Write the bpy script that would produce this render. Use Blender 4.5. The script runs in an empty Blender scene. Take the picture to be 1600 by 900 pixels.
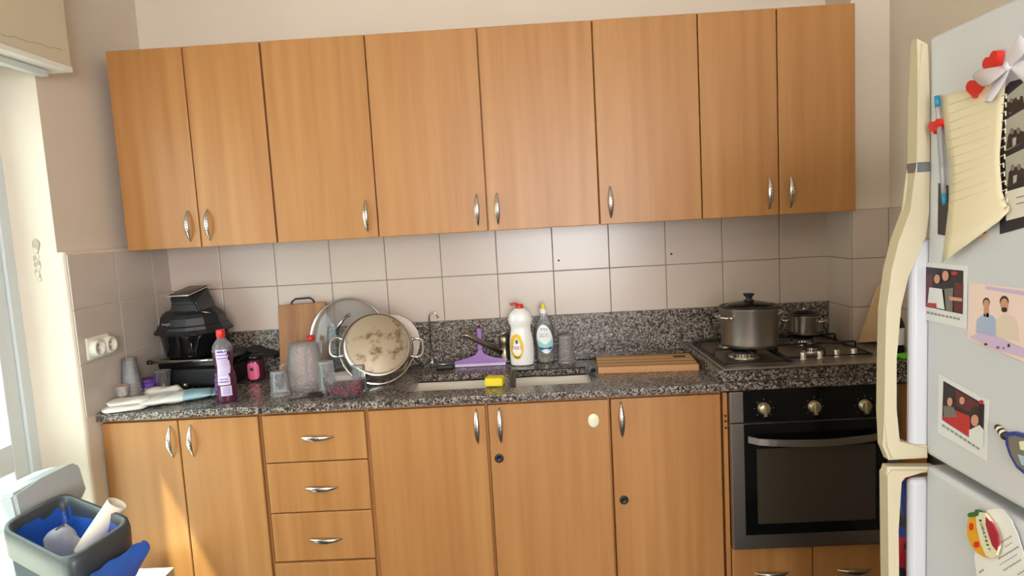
import bpy, bmesh, math, random
from mathutils import Vector, Matrix
random.seed(7)
PI = math.pi
sc = bpy.context.scene
col = sc.collection

# ------------------------------------------------------------------ camera
CP = Vector((1.39, -2.90798, 1.51545)); YAW, PITCH, ROLL, F = -0.0278473, -0.0991598, -0.0561954, 1017.3232
_f = Vector((math.sin(YAW)*math.cos(PITCH), math.cos(YAW)*math.cos(PITCH), math.sin(PITCH)))
_r = Vector((math.cos(YAW), -math.sin(YAW), 0)); _u = _r.cross(_f)
CR = _r*math.cos(ROLL)+_u*math.sin(ROLL); CU = -_r*math.sin(ROLL)+_u*math.cos(ROLL)
cd = bpy.data.cameras.new('camera'); cam = bpy.data.objects.new('camera', cd); col.objects.link(cam)
cd.sensor_width = 36; cd.lens = F/1600*36; cd.clip_start = .02
m = Matrix((CR, CU, -_f)).transposed().to_4x4(); m.translation = CP; cam.matrix_world = m
sc.camera = cam

def at(px, py, ax, v):
    """survey a point: where the sight line of a photo pixel meets a real plane x/y/z = v"""
    d = _f+CR*((px-800)/F)+CU*((450-py)/F); i = 'xyz'.index(ax)
    return CP+d*((v-CP[i])/d[i])

# ------------------------------------------------------------------ world, sun, fill lamps, exposure
w = bpy.data.worlds.new('world'); sc.world = w; w.use_nodes = True
bg = w.node_tree.nodes['Background']; bg.inputs[0].default_value = (.86, .93, 1, 1); bg.inputs[1].default_value = 4.5
sd = bpy.data.lights.new('sun', 'SUN'); sd.energy = 28; sd.angle = .012; sd.color = (1, .95, .87)
so = bpy.data.objects.new('sun', sd); col.objects.link(so)
so.rotation_euler = Vector((1, .465, -2.42)).to_track_quat('-Z', 'Y').to_euler()
def area(name, loc, aim, sx, sy, e, c):
    d = bpy.data.lights.new(name, 'AREA'); d.shape = 'RECTANGLE'; d.size = sx; d.size_y = sy; d.energy = e; d.color = c
    o = bpy.data.objects.new(name, d); col.objects.link(o); o.location = loc
    o.rotation_euler = (Vector(aim)-Vector(loc)).to_track_quat('-Z', 'Y').to_euler()
area('rear_fill_light', (1.9, -5.3, 1.5), (-.1, 0, 1.6), 1.7, 1.5, 74, (.97, .98, 1))  # fill lamp added behind the camera to lift the room and left wall
area('overhead_fill_light', (1.2, -4.0, 2.70), (1.2, -4.0, 0), .9, .9, 14, (1, .92, .80))  # soft overhead fill, added; no such fitting in the kitchen
sc.view_settings.view_transform = 'Standard'; sc.view_settings.look = 'None'
sc.view_settings.gamma = 1; sc.view_settings.use_curve_mapping = False
sc.view_settings.exposure = 0.34
sc.cycles.transparent_max_bounces = 40

# ------------------------------------------------------------------ materials
M = {}
def lin(c):
    return tuple((x/255/12.92 if x/255 <= .04045 else ((x/255+.055)/1.055)**2.4) for x in c)+(1,)
def mat(n, c, rough=.5, metal=0, trans=0, bump=0, bscale=60, var=0, vscale=8, coat=0, alpha=1):
    m = bpy.data.materials.new(n); m.use_nodes = True; t = m.node_tree; p = t.nodes['Principled BSDF']
    p.inputs['Base Color'].default_value = lin(c); p.inputs['Roughness'].default_value = rough
    p.inputs['Metallic'].default_value = metal; p.inputs['Transmission Weight'].default_value = trans
    p.inputs['Coat Weight'].default_value = coat; p.inputs['Alpha'].default_value = alpha
    tc = t.nodes.new('ShaderNodeTexCoord')
    if var:
        nz = t.nodes.new('ShaderNodeTexNoise'); nz.inputs['Scale'].default_value = vscale; nz.inputs['Detail'].default_value = 4
        t.links.new(tc.outputs['Object'], nz.inputs['Vector'])
        mx = t.nodes.new('ShaderNodeMix'); mx.data_type = 'RGBA'
        mx.inputs[6].default_value = lin(c); mx.inputs[7].default_value = lin([max(0, v*(1-var)) for v in c])
        t.links.new(nz.outputs[0], mx.inputs[0]); t.links.new(mx.outputs[2], p.inputs['Base Color'])
    if bump:
        nz = t.nodes.new('ShaderNodeTexNoise'); nz.inputs['Scale'].default_value = bscale
        t.links.new(tc.outputs['Object'], nz.inputs['Vector'])
        b = t.nodes.new('ShaderNodeBump'); b.inputs['Strength'].default_value = bump; b.inputs['Distance'].default_value = .004
        t.links.new(nz.outputs[0], b.inputs['Height']); t.links.new(b.outputs[0], p.inputs['Normal'])
    M[n] = m; return m
def thin(n, c, refl=.25, rough=.05, body=0.0, bump=0, bscale=120):
    """thin clear plastic or glass: tinted see-through + sharp reflection + a little milky body"""
    m = bpy.data.materials.new(n); m.use_nodes = True; t = m.node_tree; t.nodes.clear(); N = t.nodes.new; L = t.links.new
    out = N('ShaderNodeOutputMaterial'); tr = N('ShaderNodeBsdfTransparent'); tr.inputs[0].default_value = lin(c)
    gl = N('ShaderNodeBsdfGlossy'); gl.inputs['Roughness'].default_value = rough
    lw = N('ShaderNodeLayerWeight'); lw.inputs[0].default_value = refl
    mx = N('ShaderNodeMixShader'); L(lw.outputs['Fresnel'], mx.inputs[0]); L(tr.outputs[0], mx.inputs[1]); L(gl.outputs[0], mx.inputs[2])
    df = N('ShaderNodeBsdfDiffuse'); df.inputs[0].default_value = lin(c)
    m2 = N('ShaderNodeMixShader'); m2.inputs[0].default_value = body; L(mx.outputs[0], m2.inputs[1]); L(df.outputs[0], m2.inputs[2])
    if bump:
        tc = N('ShaderNodeTexCoord'); v = N('ShaderNodeTexVoronoi'); v.inputs['Scale'].default_value = bscale; L(tc.outputs['Object'], v.inputs['Vector'])
        b = N('ShaderNodeBump'); b.inputs['Strength'].default_value = bump; b.inputs['Distance'].default_value = .004
        L(v.outputs[0], b.inputs['Height']); L(b.outputs[0], gl.inputs['Normal']); L(b.outputs[0], lw.inputs['Normal'])
    L(m2.outputs[0], out.inputs[0]); M[n] = m; return m
def wood(n, c1, c2, sx=(22, 22, .9), rough=.38, bands=None):
    m = bpy.data.materials.new(n); m.use_nodes = True; t = m.node_tree; N = t.nodes.new; L = t.links.new; p = t.nodes['Principled BSDF']
    tc = N('ShaderNodeTexCoord'); mp = N('ShaderNodeMapping'); mp.inputs['Scale'].default_value = sx; L(tc.outputs['Object'], mp.inputs[0])
    oi = N('ShaderNodeObjectInfo'); ad = N('ShaderNodeVectorMath'); ad.operation = 'ADD'
    sc_ = N('ShaderNodeMath'); sc_.operation = 'MULTIPLY'; sc_.inputs[1].default_value = 37; L(oi.outputs['Random'], sc_.inputs[0])
    cb = N('ShaderNodeCombineXYZ'); L(sc_.outputs[0], cb.inputs[0]); L(sc_.outputs[0], cb.inputs[2])
    L(mp.outputs[0], ad.inputs[0]); L(cb.outputs[0], ad.inputs[1])
    n1 = N('ShaderNodeTexNoise'); n1.inputs['Scale'].default_value = 1; n1.inputs['Detail'].default_value = 5; n1.inputs['Roughness'].default_value = .55; L(ad.outputs[0], n1.inputs['Vector'])
    cr = N('ShaderNodeValToRGB'); cr.color_ramp.elements[0].position = .3; cr.color_ramp.elements[1].position = .72
    cr.color_ramp.elements[0].color = lin(c1); cr.color_ramp.elements[1].color = lin(c2); L(n1.outputs[0], cr.inputs[0])
    L(cr.outputs[0], p.inputs['Base Color']); p.inputs['Roughness'].default_value = rough
    p.inputs['Specular IOR Level'].default_value = .45
    M[n] = m; return m
def granite(n):
    m = bpy.data.materials.new(n); m.use_nodes = True; t = m.node_tree; N = t.nodes.new; L = t.links.new; p = t.nodes['Principled BSDF']
    tc = N('ShaderNodeTexCoord')
    nz = N('ShaderNodeTexNoise'); nz.inputs['Scale'].default_value = 90; L(tc.outputs['Object'], nz.inputs['Vector'])
    mp = N('ShaderNodeVectorMath'); mp.operation = 'MULTIPLY_ADD'; mp.inputs[1].default_value = (.012, .012, .012)
    L(nz.outputs['Color'], mp.inputs[0]); L(tc.outputs['Object'], mp.inputs[2])
    v = N('ShaderNodeTexVoronoi'); v.inputs['Scale'].default_value = 195; L(mp.outputs[0], v.inputs['Vector'])
    sp = N('ShaderNodeSeparateColor'); L(v.outputs['Color'], sp.inputs[0])
    cr = N('ShaderNodeValToRGB'); cr.color_ramp.interpolation = 'CONSTANT'; e = cr.color_ramp.elements
    e[0].position = 0; e[0].color = lin((50, 45, 43)); e[1].position = .30; e[1].color = lin((92, 84, 79))
    for ps, c in ((.50, (132, 122, 114)), (.66, (170, 157, 145)), (.80, (118, 100, 90)), (.90, (182, 170, 158))):
        k = e.new(ps); k.color = lin(c)
    L(sp.outputs[0], cr.inputs[0])
    n2 = N('ShaderNodeTexNoise'); n2.inputs['Scale'].default_value = 380; L(tc.outputs['Object'], n2.inputs['Vector'])
    mx = N('ShaderNodeMix'); mx.data_type = 'RGBA'; mx.blend_type = 'MULTIPLY'; mx.inputs[0].default_value = .55
    L(cr.outputs[0], mx.inputs[6]); c2 = N('ShaderNodeValToRGB'); c2.color_ramp.elements[0].position = .35; c2.color_ramp.elements[0].color = (.35, .33, .32, 1); c2.color_ramp.elements[1].position = .6; L(n2.outputs[0], c2.inputs[0]); L(c2.outputs[0], mx.inputs[7])
    L(mx.outputs[2], p.inputs['Base Color']); p.inputs['Roughness'].default_value = .22
    M[n] = m; return m
def stained(n, base, dark, metal=.6, rough=.4):
    m = bpy.data.materials.new(n); m.use_nodes = True; t = m.node_tree; N = t.nodes.new; L = t.links.new; p = t.nodes['Principled BSDF']
    tc = N('ShaderNodeTexCoord'); nz = N('ShaderNodeTexNoise'); nz.inputs['Scale'].default_value = 17; nz.inputs['Detail'].default_value = 8; nz.inputs['Roughness'].default_value = .65
    L(tc.outputs['Object'], nz.inputs['Vector']); cr = N('ShaderNodeValToRGB'); e = cr.color_ramp.elements
    e[0].position = .30; e[0].color = lin(dark); e[1].position = .47; e[1].color = lin(base); k = e.new(.38); k.color = lin([(a*.5+b*.5) for a, b in zip(base, dark)])
    L(nz.outputs[0], cr.inputs[0]); L(cr.outputs[0], p.inputs['Base Color']); p.inputs['Metallic'].default_value = metal; p.inputs['Roughness'].default_value = rough
    M[n] = m; return m
mat('plaster', (230, 216, 198), .85, bump=.12, bscale=25, var=.04, vscale=3)
mat('plaster_reveal', (226, 212, 194), .85, bump=.12, bscale=25, var=.04, vscale=3)
mat('grout', (136, 122, 112), .9)
mat('tile', (206, 188, 174), .26, bump=.05, bscale=14, var=.05, vscale=4)
mat('tile_left', (208, 194, 180), .2, bump=.05, bscale=14, var=.05, vscale=4)
mat('floor', (70, 66, 61), .4, var=.1)
mat('ceiling', (235, 230, 222), .9)
mat('cream_paint', (214, 202, 172), .6, var=.06, vscale=5)
mat('white_paint', (236, 232, 222), .6)
mat('dark_gap', (52, 34, 24), .9)
mat('chip', (190, 177, 160), .9)
wood('beech', (170, 114, 62), (188, 135, 80))
wood('beech_side', (168, 112, 62), (186, 128, 74))
wood('chopping', (142, 94, 56), (170, 120, 76), (40, 40, 3), .5)
wood('plywood', (214, 176, 128), (226, 192, 148), (14, 14, 3), .6)
wood('stripe_light', (206, 160, 104), (222, 180, 124), (3, 40, 40), .5)
wood('stripe_dark', (120, 70, 40), (150, 94, 54), (3, 40, 40), .5)
wood('stripe_mid', (176, 122, 72), (196, 146, 92), (3, 40, 40), .5)
granite('granite')
mat('steel', (196, 190, 184), .22, 1)
mat('steel_brushed', (176, 168, 160), .34, 1, bump=.05, bscale=200)
mat('steel_dull', (150, 138, 126), .42, 1)
mat('chrome', (220, 218, 214), .12, 1)
mat('pewter', (150, 138, 118), .35, 1)
mat('brass_knob', (206, 194, 158), .32, .9)
mat('handle_metal', (205, 200, 194), .25, 1)
stained('pan_bottom', (172, 154, 128), (84, 52, 26), .25, .45)
mat('black_glass', (12, 14, 15), .08)
mat('oven_window', (66, 58, 50), .25)
mat('black_plastic', (30, 31, 33), .45)
mat('black_gloss', (20, 21, 22), .18)
mat('black_iron', (24, 24, 25), .55)
mat('dark_hole', (20, 16, 14), .8)
mat('silicone', (26, 24, 24), .5)
mat('sink_cream', (246, 236, 220), .3)
mat('yellow', (232, 208, 40), .7, bump=.3, bscale=300)
mat('grey_cloth', (120, 122, 128), .9, bump=.6, bscale=200)
mat('purple', (142, 92, 168), .4)
mat('red', (214, 44, 36), .35)
mat('fairy_white', (238, 234, 228), .3)
mat('label_yellow', (238, 186, 40), .5); mat('label_white', (240, 238, 235), .5); mat('label_green', (40, 120, 60), .5)
mat('label_red', (196, 28, 34), .5); mat('label_aqua', (150, 212, 208), .5); mat('label_blue', (40, 70, 150), .5)
mat('label_lilac', (214, 196, 226), .5); mat('label_purple', (92, 60, 140), .5); mat('ink', (50, 50, 60), .7); mat('ink_grey', (150, 146, 142), .8)
mat('purple_liquid', (78, 28, 58), .12, coat=.6)
mat('purple_tub', (110, 64, 168), .35)
mat('pink', (222, 92, 128), .4); mat('jar_dark', (70, 28, 40), .15)
mat('peach', (214, 166, 122), .6)
mat('cotton', (236, 230, 220), .95, bump=.35, bscale=220)
mat('wipes_white', (226, 226, 218), .35, bump=.3, bscale=30); mat('wipes_blue', (160, 196, 208), .35, bump=.3, bscale=30)
mat('socket', (232, 228, 212), .4); mat('socket_dark', (170, 166, 150), .5)
mat('berry_red', (120, 14, 34), .25); mat('berry_dark', (70, 8, 28), .25)
mat('bin_grey', (176, 182, 182), .35); mat('bin_dark', (62, 68, 72), .38); mat('bin_black', (34, 38, 42), .4); mat('bin_body', (84, 92, 97), .2)
mat('blue_bag', (46, 96, 190), .25, bump=.6, bscale=40)
mat('paper', (240, 228, 212), .8)
mat('note', (232, 218, 186), .8); mat('note_line', (214, 200, 172), .8)
mat('carton', (196, 184, 156), .8)
mat('fridge', (208, 210, 215), .32, bump=.03, bscale=300); mat('fridge_gasket', (150, 148, 140), .6)
mat('fridge_cream', (200, 189, 160), .38); mat('fridge_band', (130, 132, 134), .3, .6)
mat('door_frame', (214, 220, 220), .35, var=.02)
mat('ph_dark', (40, 34, 44), .4); mat('ph_maroon', (96, 36, 44), .4); mat('ph_skin', (206, 150, 124), .4); mat('ph_white', (226, 226, 228), .4)
mat('ph_pink', (240, 214, 206), .4); mat('ph_lilac', (206, 184, 218), .4); mat('ph_blue', (168, 182, 214), .4); mat('ph_grey', (120, 116, 108), .4); mat('ph_cream', (226, 218, 204), .4)
mat('ph_red', (190, 40, 44), .4); mat('ph_hair', (48, 36, 34), .4); mat('ph_silver', (176, 172, 160), .4); mat('ph_beige', (226, 206, 190), .4)
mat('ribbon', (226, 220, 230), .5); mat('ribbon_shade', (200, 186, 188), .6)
mat('magnet_orange', (232, 168, 36), .35); mat('magnet_green', (40, 110, 60), .35); mat('magnet_cream', (232, 228, 196), .4); mat('magnet_crimson', (172, 36, 62), .35)
mat('magnet_blue', (42, 66, 148), .3); mat('magnet_sky', (170, 200, 214), .35)
mat('pen_blue', (40, 140, 180), .3)
mat('leaf', (74, 112, 60), .6, var=.5); mat('outdoor_wall', (230, 224, 208), .8); mat('outdoor_floor', (150, 145, 136), .7); mat('lime', (90, 200, 40), .5)
mat('packet_blue', (40, 60, 140), .3); mat('packet_red', (170, 30, 50), .3)
thin('clear', (252, 252, 253), .32, .05, .11)
thin('clear_ribbed', (250, 248, 250), .3, .06, .05)
thin('clear_rim', (250, 250, 252), .5, .08, .45)
thin('clear_hammered', (250, 242, 240), .4, .10, .16, .8, 130)
thin('frosted', (244, 240, 240), .3, .2, .30)
thin('soap_clear', (206, 196, 172), .35, .06, .12)
thin('lid_glass', (238, 238, 238), .3, .03, .06)
thin('bowl_glass', (150, 152, 156), .35, .03, .02)
thin('lid_dark', (120, 118, 118), .3, .03, .05)
thin('door_glass', (236, 246, 243), .06, .02, .0)

# ------------------------------------------------------------------ mesh builder
class B:
    def __init__(s): s.bm = bmesh.new(); s.mi = 0; s.smooth = False
    def _fin(s, fs):
        for f in fs: f.material_index = s.mi; f.smooth = s.smooth
    def m(s, i): s.mi = i; return s
    def face(s, pts):
        f = s.bm.faces.new([s.bm.verts.new(p) for p in pts]); s._fin([f]); return s
    def box(s, x0, x1, y0, y1, z0, z1, bev=0, seg=2):
        g = bmesh.ops.create_cube(s.bm, size=1); vs = g['verts']
        for v in vs: v.co = Vector((x0+(v.co.x+.5)*(x1-x0), y0+(v.co.y+.5)*(y1-y0), z0+(v.co.z+.5)*(z1-z0)))
        fs = {f for v in vs for f in v.link_faces}; s._fin(fs)
        if bev:
            es = list({e for v in vs for e in v.link_edges})
            r = bmesh.ops.bevel(s.bm, geom=es, offset=bev, segments=seg, affect='EDGES', profile=.5)
            s._fin(r['faces'])
        return s
    def lathe(s, prof, n=32, c=(0, 0, 0), sx=1, sy=1, sm=True, cap=True):
        rings = []
        for r, z in prof:
            if r < 1e-6: rings.append([s.bm.verts.new((c[0], c[1], c[2]+z))]); continue
            rings.append([s.bm.verts.new((c[0]+r*sx*math.cos(2*PI*i/n), c[1]+r*sy*math.sin(2*PI*i/n), c[2]+z)) for i in range(n)])
        fs = []
        for a, b in zip(rings, rings[1:]):
            for i in range(n):
                j = (i+1) % n
                if len(a) == 1 and len(b) == 1: continue
                if len(a) == 1: fs.append(s.bm.faces.new((a[0], b[i], b[j])))
                elif len(b) == 1: fs.append(s.bm.faces.new((a[i], b[0], a[j])))
                else: fs.append(s.bm.faces.new((a[i], b[i], b[j], a[j])))
        for f in fs: f.material_index = s.mi; f.smooth = sm
        return s
    def tube(s, pts, r, n=10, closed=False, sm=True, flat=1.0):
        pts = [Vector(p) for p in pts]; rings = []; k = len(pts); prev = None
        rr = r if hasattr(r, '__len__') else [r]*k
        for i, p in enumerate(pts):
            t = (pts[(i+1) % k]-pts[i-1]) if closed else (pts[min(i+1, k-1)]-pts[max(i-1, 0)])
            t.normalize()
            if prev is None:
                a = Vector((0, 0, 1)) if abs(t.z) < .9 else Vector((1, 0, 0)); u = t.cross(a).normalized()
            else: u = (prev-t*prev.dot(t)).normalized()
            prev = u; v = t.cross(u)
            rings.append([s.bm.verts.new(p+u*rr[i]*math.cos(2*PI*j/n)+v*rr[i]*flat*math.sin(2*PI*j/n)) for j in range(n)])
        fs = []
        rng = range(k) if closed else range(k-1)
        for i in rng:
            a, b = rings[i], rings[(i+1) % k]
            for j in range(n): fs.append(s.bm.faces.new((a[j], a[(j+1) % n], b[(j+1) % n], b[j])))
        if not closed: fs += [s.bm.faces.new(rings[0][::-1]), s.bm.faces.new(rings[-1])]
        for f in fs: f.material_index = s.mi; f.smooth = sm
        return s
    def prism(s, pts, vec):
        """polygon (3D points) pushed along vec"""
        vec = Vector(vec); a = [s.bm.verts.new(p) for p in pts]; b = [s.bm.verts.new(Vector(p)+vec) for p in pts]; n = len(a)
        fs = [s.bm.faces.new(a), s.bm.faces.new(b[::-1])]+[s.bm.faces.new((a[i], b[i], b[(i+1) % n], a[(i+1) % n])) for i in range(n)]
        s._fin(fs); return s
    def grid(s, P, thick=None, sm=True):
        """surface over rows of points"""
        vs = [[s.bm.verts.new(p) for p in row] for row in P]; fs = []
        for i in range(len(P)-1):
            for j in range(len(P[0])-1): fs.append(s.bm.faces.new((vs[i][j], vs[i][j+1], vs[i+1][j+1], vs[i+1][j])))
        for f in fs: f.material_index = s.mi; f.smooth = sm
        return s
    def ball(s, c, r, n=10, sc=(1, 1, 1)):
        g = bmesh.ops.create_uvsphere(s.bm, u_segments=n, v_segments=max(6, n*2//3), radius=r)
        for v in g['verts']: v.co = Vector((c[0]+v.co.x*sc[0], c[1]+v.co.y*sc[1], c[2]+v.co.z*sc[2]))
        for f in {f for v in g['verts'] for f in v.link_faces}: f.material_index = s.mi; f.smooth = True
        return s
    def xf(s, mtx): s.bm.transform(mtx); return s
def make(name, b, mats, parent=None, label=None, org=None, solid=None, sub=0):
    if org is not None: b.bm.transform(Matrix.Translation(-Vector(org)))
    bmesh.ops.recalc_face_normals(b.bm, faces=b.bm.faces[:])
    me = bpy.data.meshes.new(name); b.bm.to_mesh(me); b.bm.free()
    for k in (mats if isinstance(mats, (list, tuple)) else [mats]): me.materials.append(M[k])
    o = bpy.data.objects.new(name, me); col.objects.link(o)
    if parent: o.parent = parent
    if label: o['label'] = label
    if solid: d = o.modifiers.new('solid', 'SOLIDIFY'); d.thickness = solid; d.offset = 0
    if sub: d = o.modifiers.new('sub', 'SUBSURF'); d.levels = sub; d.render_levels = sub
    return o
def tag(o, label, cat, group=None, kind=None):
    if label: o['label'] = label
    if cat: o['category'] = cat
    if group: o['group'] = group
    if kind: o['kind'] = kind
    return o
def thing(name, label, cat, loc=(0, 0, 0), rot=(0, 0, 0), group=None):
    o = bpy.data.objects.new(name, None); col.objects.link(o); o.location = loc; o.rotation_euler = rot; o.empty_display_size = .05
    return tag(o, label, cat, group)
def one(name, b, mats, label, cat, loc, rot=(0, 0, 0), group=None, kind=None, solid=None, sub=0):
    o = make(name, b, mats, solid=solid, sub=sub); o.location = loc; o.rotation_euler = rot
    return tag(o, label, cat, group, kind)
def struct(name, b, mats, label=None):
    o = make(name, b, mats); o['kind'] = 'structure'
    if label: o['label'] = label
    return o
def text(body, size, extr=.0002, align='CENTER', cuts=0):
    cu = bpy.data.curves.new('t', 'FONT'); cu.body = body; cu.size = size; cu.extrude = extr; cu.align_x = align; cu.align_y = 'CENTER'; cu.resolution_u = 3
    o = bpy.data.objects.new('t', cu); col.objects.link(o)
    dg = bpy.context.evaluated_depsgraph_get(); me = bpy.data.meshes.new_from_object(o.evaluated_get(dg))
    bpy.data.objects.remove(o); bpy.data.curves.remove(cu)
    b = B(); b.bm.from_mesh(me); bpy.data.meshes.remove(me)
    if cuts:
        bmesh.ops.triangulate(b.bm, faces=b.bm.faces[:]); bmesh.ops.subdivide_edges(b.bm, edges=b.bm.edges[:], cuts=cuts)
    return b
def heb(s): return s[::-1]

# ------------------------------------------------------------------ the setting
XL, XR, XP, XRW = -.238, 2.7087, 2.7087, 2.86
b = B(); b.box(-.5, 3.0, -5.6, .15, -.1, 0); struct('floor', b, 'floor', 'pale floor')
b = B(); b.box(-.5, 3.0, -5.6, .15, 2.75, 2.85); struct('ceiling', b, 'ceiling', 'white ceiling')
T1, T2, T0 = 1.2926, 1.0926, 1.4926
def tiles(parent, rects, mp, m):
    """rects (u0,u1,v0,v1) on a plane; mp turns (u,v,depth) into a point; each tile its own slightly proud piece"""
    for (u0, u1, v0, v1) in rects:
        b = B(); g = .0016; d = .004; e = .0018
        o = [(u0+g, v0+g), (u1-g, v0+g), (u1-g, v1-g), (u0+g, v1-g)]; i = [(u0+g+e, v0+g+e), (u1-g-e, v0+g+e), (u1-g-e, v1-g-e), (u0+g+e, v1-g-e)]
        A = [b.bm.verts.new(mp(u, v, 0)) for u, v in o]; C = [b.bm.verts.new(mp(u, v, d-.0008)) for u, v in o]; D = [b.bm.verts.new(mp(u, v, d)) for u, v in i]
        for P, Q in ((A, C), (C, D)):
            for k in range(4): b.bm.faces.new((P[k], P[(k+1) % 4], Q[(k+1) % 4], Q[k]))
        b.bm.faces.new(D)
        make('tile', b, m, parent)
b = B(); b.box(XL-.26, 3.0, 0, .15, 0, 1.4926).m(1).box(XL-.26, 3.0, 0, .15, 1.4926, 2.75)
wb = struct('wall_back', b, ['grout', 'plaster'], 'cream back wall tiled below the wall cabinets')
xs = [XL]+[-.0015+.25*i for i in range(11)]+[XR]
tiles(wb, [(a, c, z0, z1) for a, c in zip(xs, xs[1:]) for z0, z1 in ((T1, T0), (T2, T1))], lambda u, v, d: (u, -d, v), 'tile')
for q in ((873, 407), (1049, 397)):
    p = at(*q, 'y', -.0045); b = B(); b.lathe([(0, 0), (.0045, 0), (.0045, .0015), (0, .0018)], 12).xf(Matrix.Rotation(PI/2, 4, 'X')); b.xf(Matrix.Translation(p)); make('drill_hole', b, 'dark_hole', wb)
# left wall: tiled low, plaster above that runs a little further to the door, header over the door
XW = -.262
b = B(); b.prism([(-.30, -.001, 0), (-.30, -.6555, 0), (-.27, -.6561, 0), (XL-.014, -.6561, 0), (XL-.007, -.6545, 0), (XL-.002, -.650, 0), (XL, -.643, 0), (XL, -.001, 0)], (0, 0, 1.502)).box(-.5, XW, -.656, 0, 0, 2.75).m(1).box(-.5, XW, -2.35, -.656, 2.14, 2.75).box(-.5, XL, -5.6, -2.35, 0, 2.75)
wl = struct('wall_left', b, ['plaster_reveal', 'plaster'], 'cream left wall with the balcony door opening and its deep reveal')
ys = [-.648, -.385, -.135, 0]
tiles(wl, [(a, c, z0, z1) for a, c in zip(ys, ys[1:]) for z0, z1 in ((T1, T0), (T2, T1), (.9, T2))], lambda u, v, d: (XL+d, u, v), 'tile_left')
# chipped plaster scar on the reveal
b = B()
for k in range(44):
    p = at(55+k*.13+random.gauss(0, 1.2), 374+k*1.5, 'y', -.6565); b.mi = random.choice((0, 1, 1)); b.ball(p, (.004+.007*random.random())*(1.4 if k < 12 else 1), 7, (.9, .2, 1.2))
make('plaster_scar', b, ['chip', 'plaster_reveal'], wl, 'chipped grey scar in the plaster')
# pillar at the right and right wall
b = B(); b.box(XP, 3.0, -.2185, .0, 0, 1.4926).m(1).box(XP, 3.0, -.2185, .0, 1.4926, 2.75)
pw = struct('trim_1', b, ['grout', 'plaster'], 'pillar that closes the right end of the worktop')
tiles(pw, [(-.2185, 0, z0, z1) for z0, z1 in ((T1, T0), (T2, T1), (.9, T2))], lambda u, v, d: (XP-d, u, v), 'tile')
tiles(pw, [(XP, XRW-.004, z0, z1) for z0, z1 in ((T1, T0), (T2, T1), (.9, T2))], lambda u, v, d: (u, -.2185-d, v), 'tile')
b = B(); b.box(XRW, 3.0, -5.6, -.2185, 0, 1.4926).m(1).box(XRW, 3.0, -5.6, -.2185, 1.4926, 2.75)
wr = struct('wall_right', b, ['grout', 'plaster'], 'right wall behind the fridge')
ys = [-.2185-.25*i for i in range(6)][::-1]
tiles(wr, [(a, c, z0, z1) for a, c in zip(ys, ys[1:]) for z0, z1 in ((T1, T0), (T2, T1), (.9, T2))], lambda u, v, d: (XRW-d, u, v), 'tile')
# wall behind the camera with an opening behind the added fill lamp
b = B(); b.box(-.5, 3.0, -5.75, -5.6, 0, .7).box(-.5, 3.0, -5.75, -5.6, 2.3, 2.75).box(-.5, .95, -5.75, -5.6, .7, 2.3).box(2.85, 3.0, -5.75, -5.6, .7, 2.3)
struct('wall_rear', b, 'plaster')

# roller shutter box over the balcony door
t = thing('shutter_box', 'cream roller shutter casing above the balcony door, upper left corner', 'shutter box', (-.2, -1.5, 2.13)); o3 = t.location
b = B(); b.box(-.261, -.155, -2.4, -.62, 2.138, 2.56, .004); make('casing', b, 'cream_paint', t, org=o3)
b = B(); b.box(-.260, -.153, -2.4, -.618, 2.120, 2.1378, .002); make('bottom_board', b, 'white_paint', t, 'white bottom board', org=o3)
b = B(); b.box(-.235, -.205, -2.4, -.668, 2.098, 2.1195, .003); make('slot_rail', b, 'door_frame', t, 'pale metal rail along the slot', org=o3)
b = B(); b.tube([(-.1545, -.66-.03*i, 2.185+.003*math.sin(i*2.1)-.0022*i) for i in range(16)], .0011, 5); make('crack', b, 'chip', t, 'thin crack in the paint', org=o3)

# balcony door
t = bpy.data.objects.new('door_1', None); col.objects.link(t); t['kind'] = 'structure'; t['label'] = 'pale metal balcony door with glass above and below a mid rail'
b = B(); b.box(-.50, -.415, -.700, -.653, 0, 2.14, .003).box(-.50, -.415, -2.35, -2.31, 0, 2.14, .003).box(-.50, -.415, -2.31, -.70, 2.09, 2.14, .003).box(-.50, -.415, -2.31, -.70, 0, .05, .003); make('door_jamb', b, 'door_frame', t)
def sash(x0, x1, ya, yb, mr=True):
    b = B(); b.box(x0, x1, yb-.065, yb, .05, 2.09, .004).box(x0, x1, ya, ya+.065, .05, 2.09, .004).box(x0, x1, ya+.065, yb-.065, 2.02, 2.09, .004).box(x0, x1, ya+.065, yb-.065, .05, .14, .004)
    if mr: b.box(x0, x1, ya+.065, yb-.065, .755, .855, .004)
    make('sash', b, 'door_frame', t)
    xm = (x0+x1)/2
    b = B(); b.box(xm-.003, xm+.003, ya+.06, yb-.06, .86 if mr else .14, 2.025); make('pane', b, 'door_glass', t)
    if mr: b = B(); b.box(xm-.003, xm+.003, ya+.06, yb-.06, .14, .76); make('pane', b, 'door_glass', t)
sash(-.455, -.425, -1.50, -.701)
sash(-.495, -.465, -2.30, -1.46)
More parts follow.
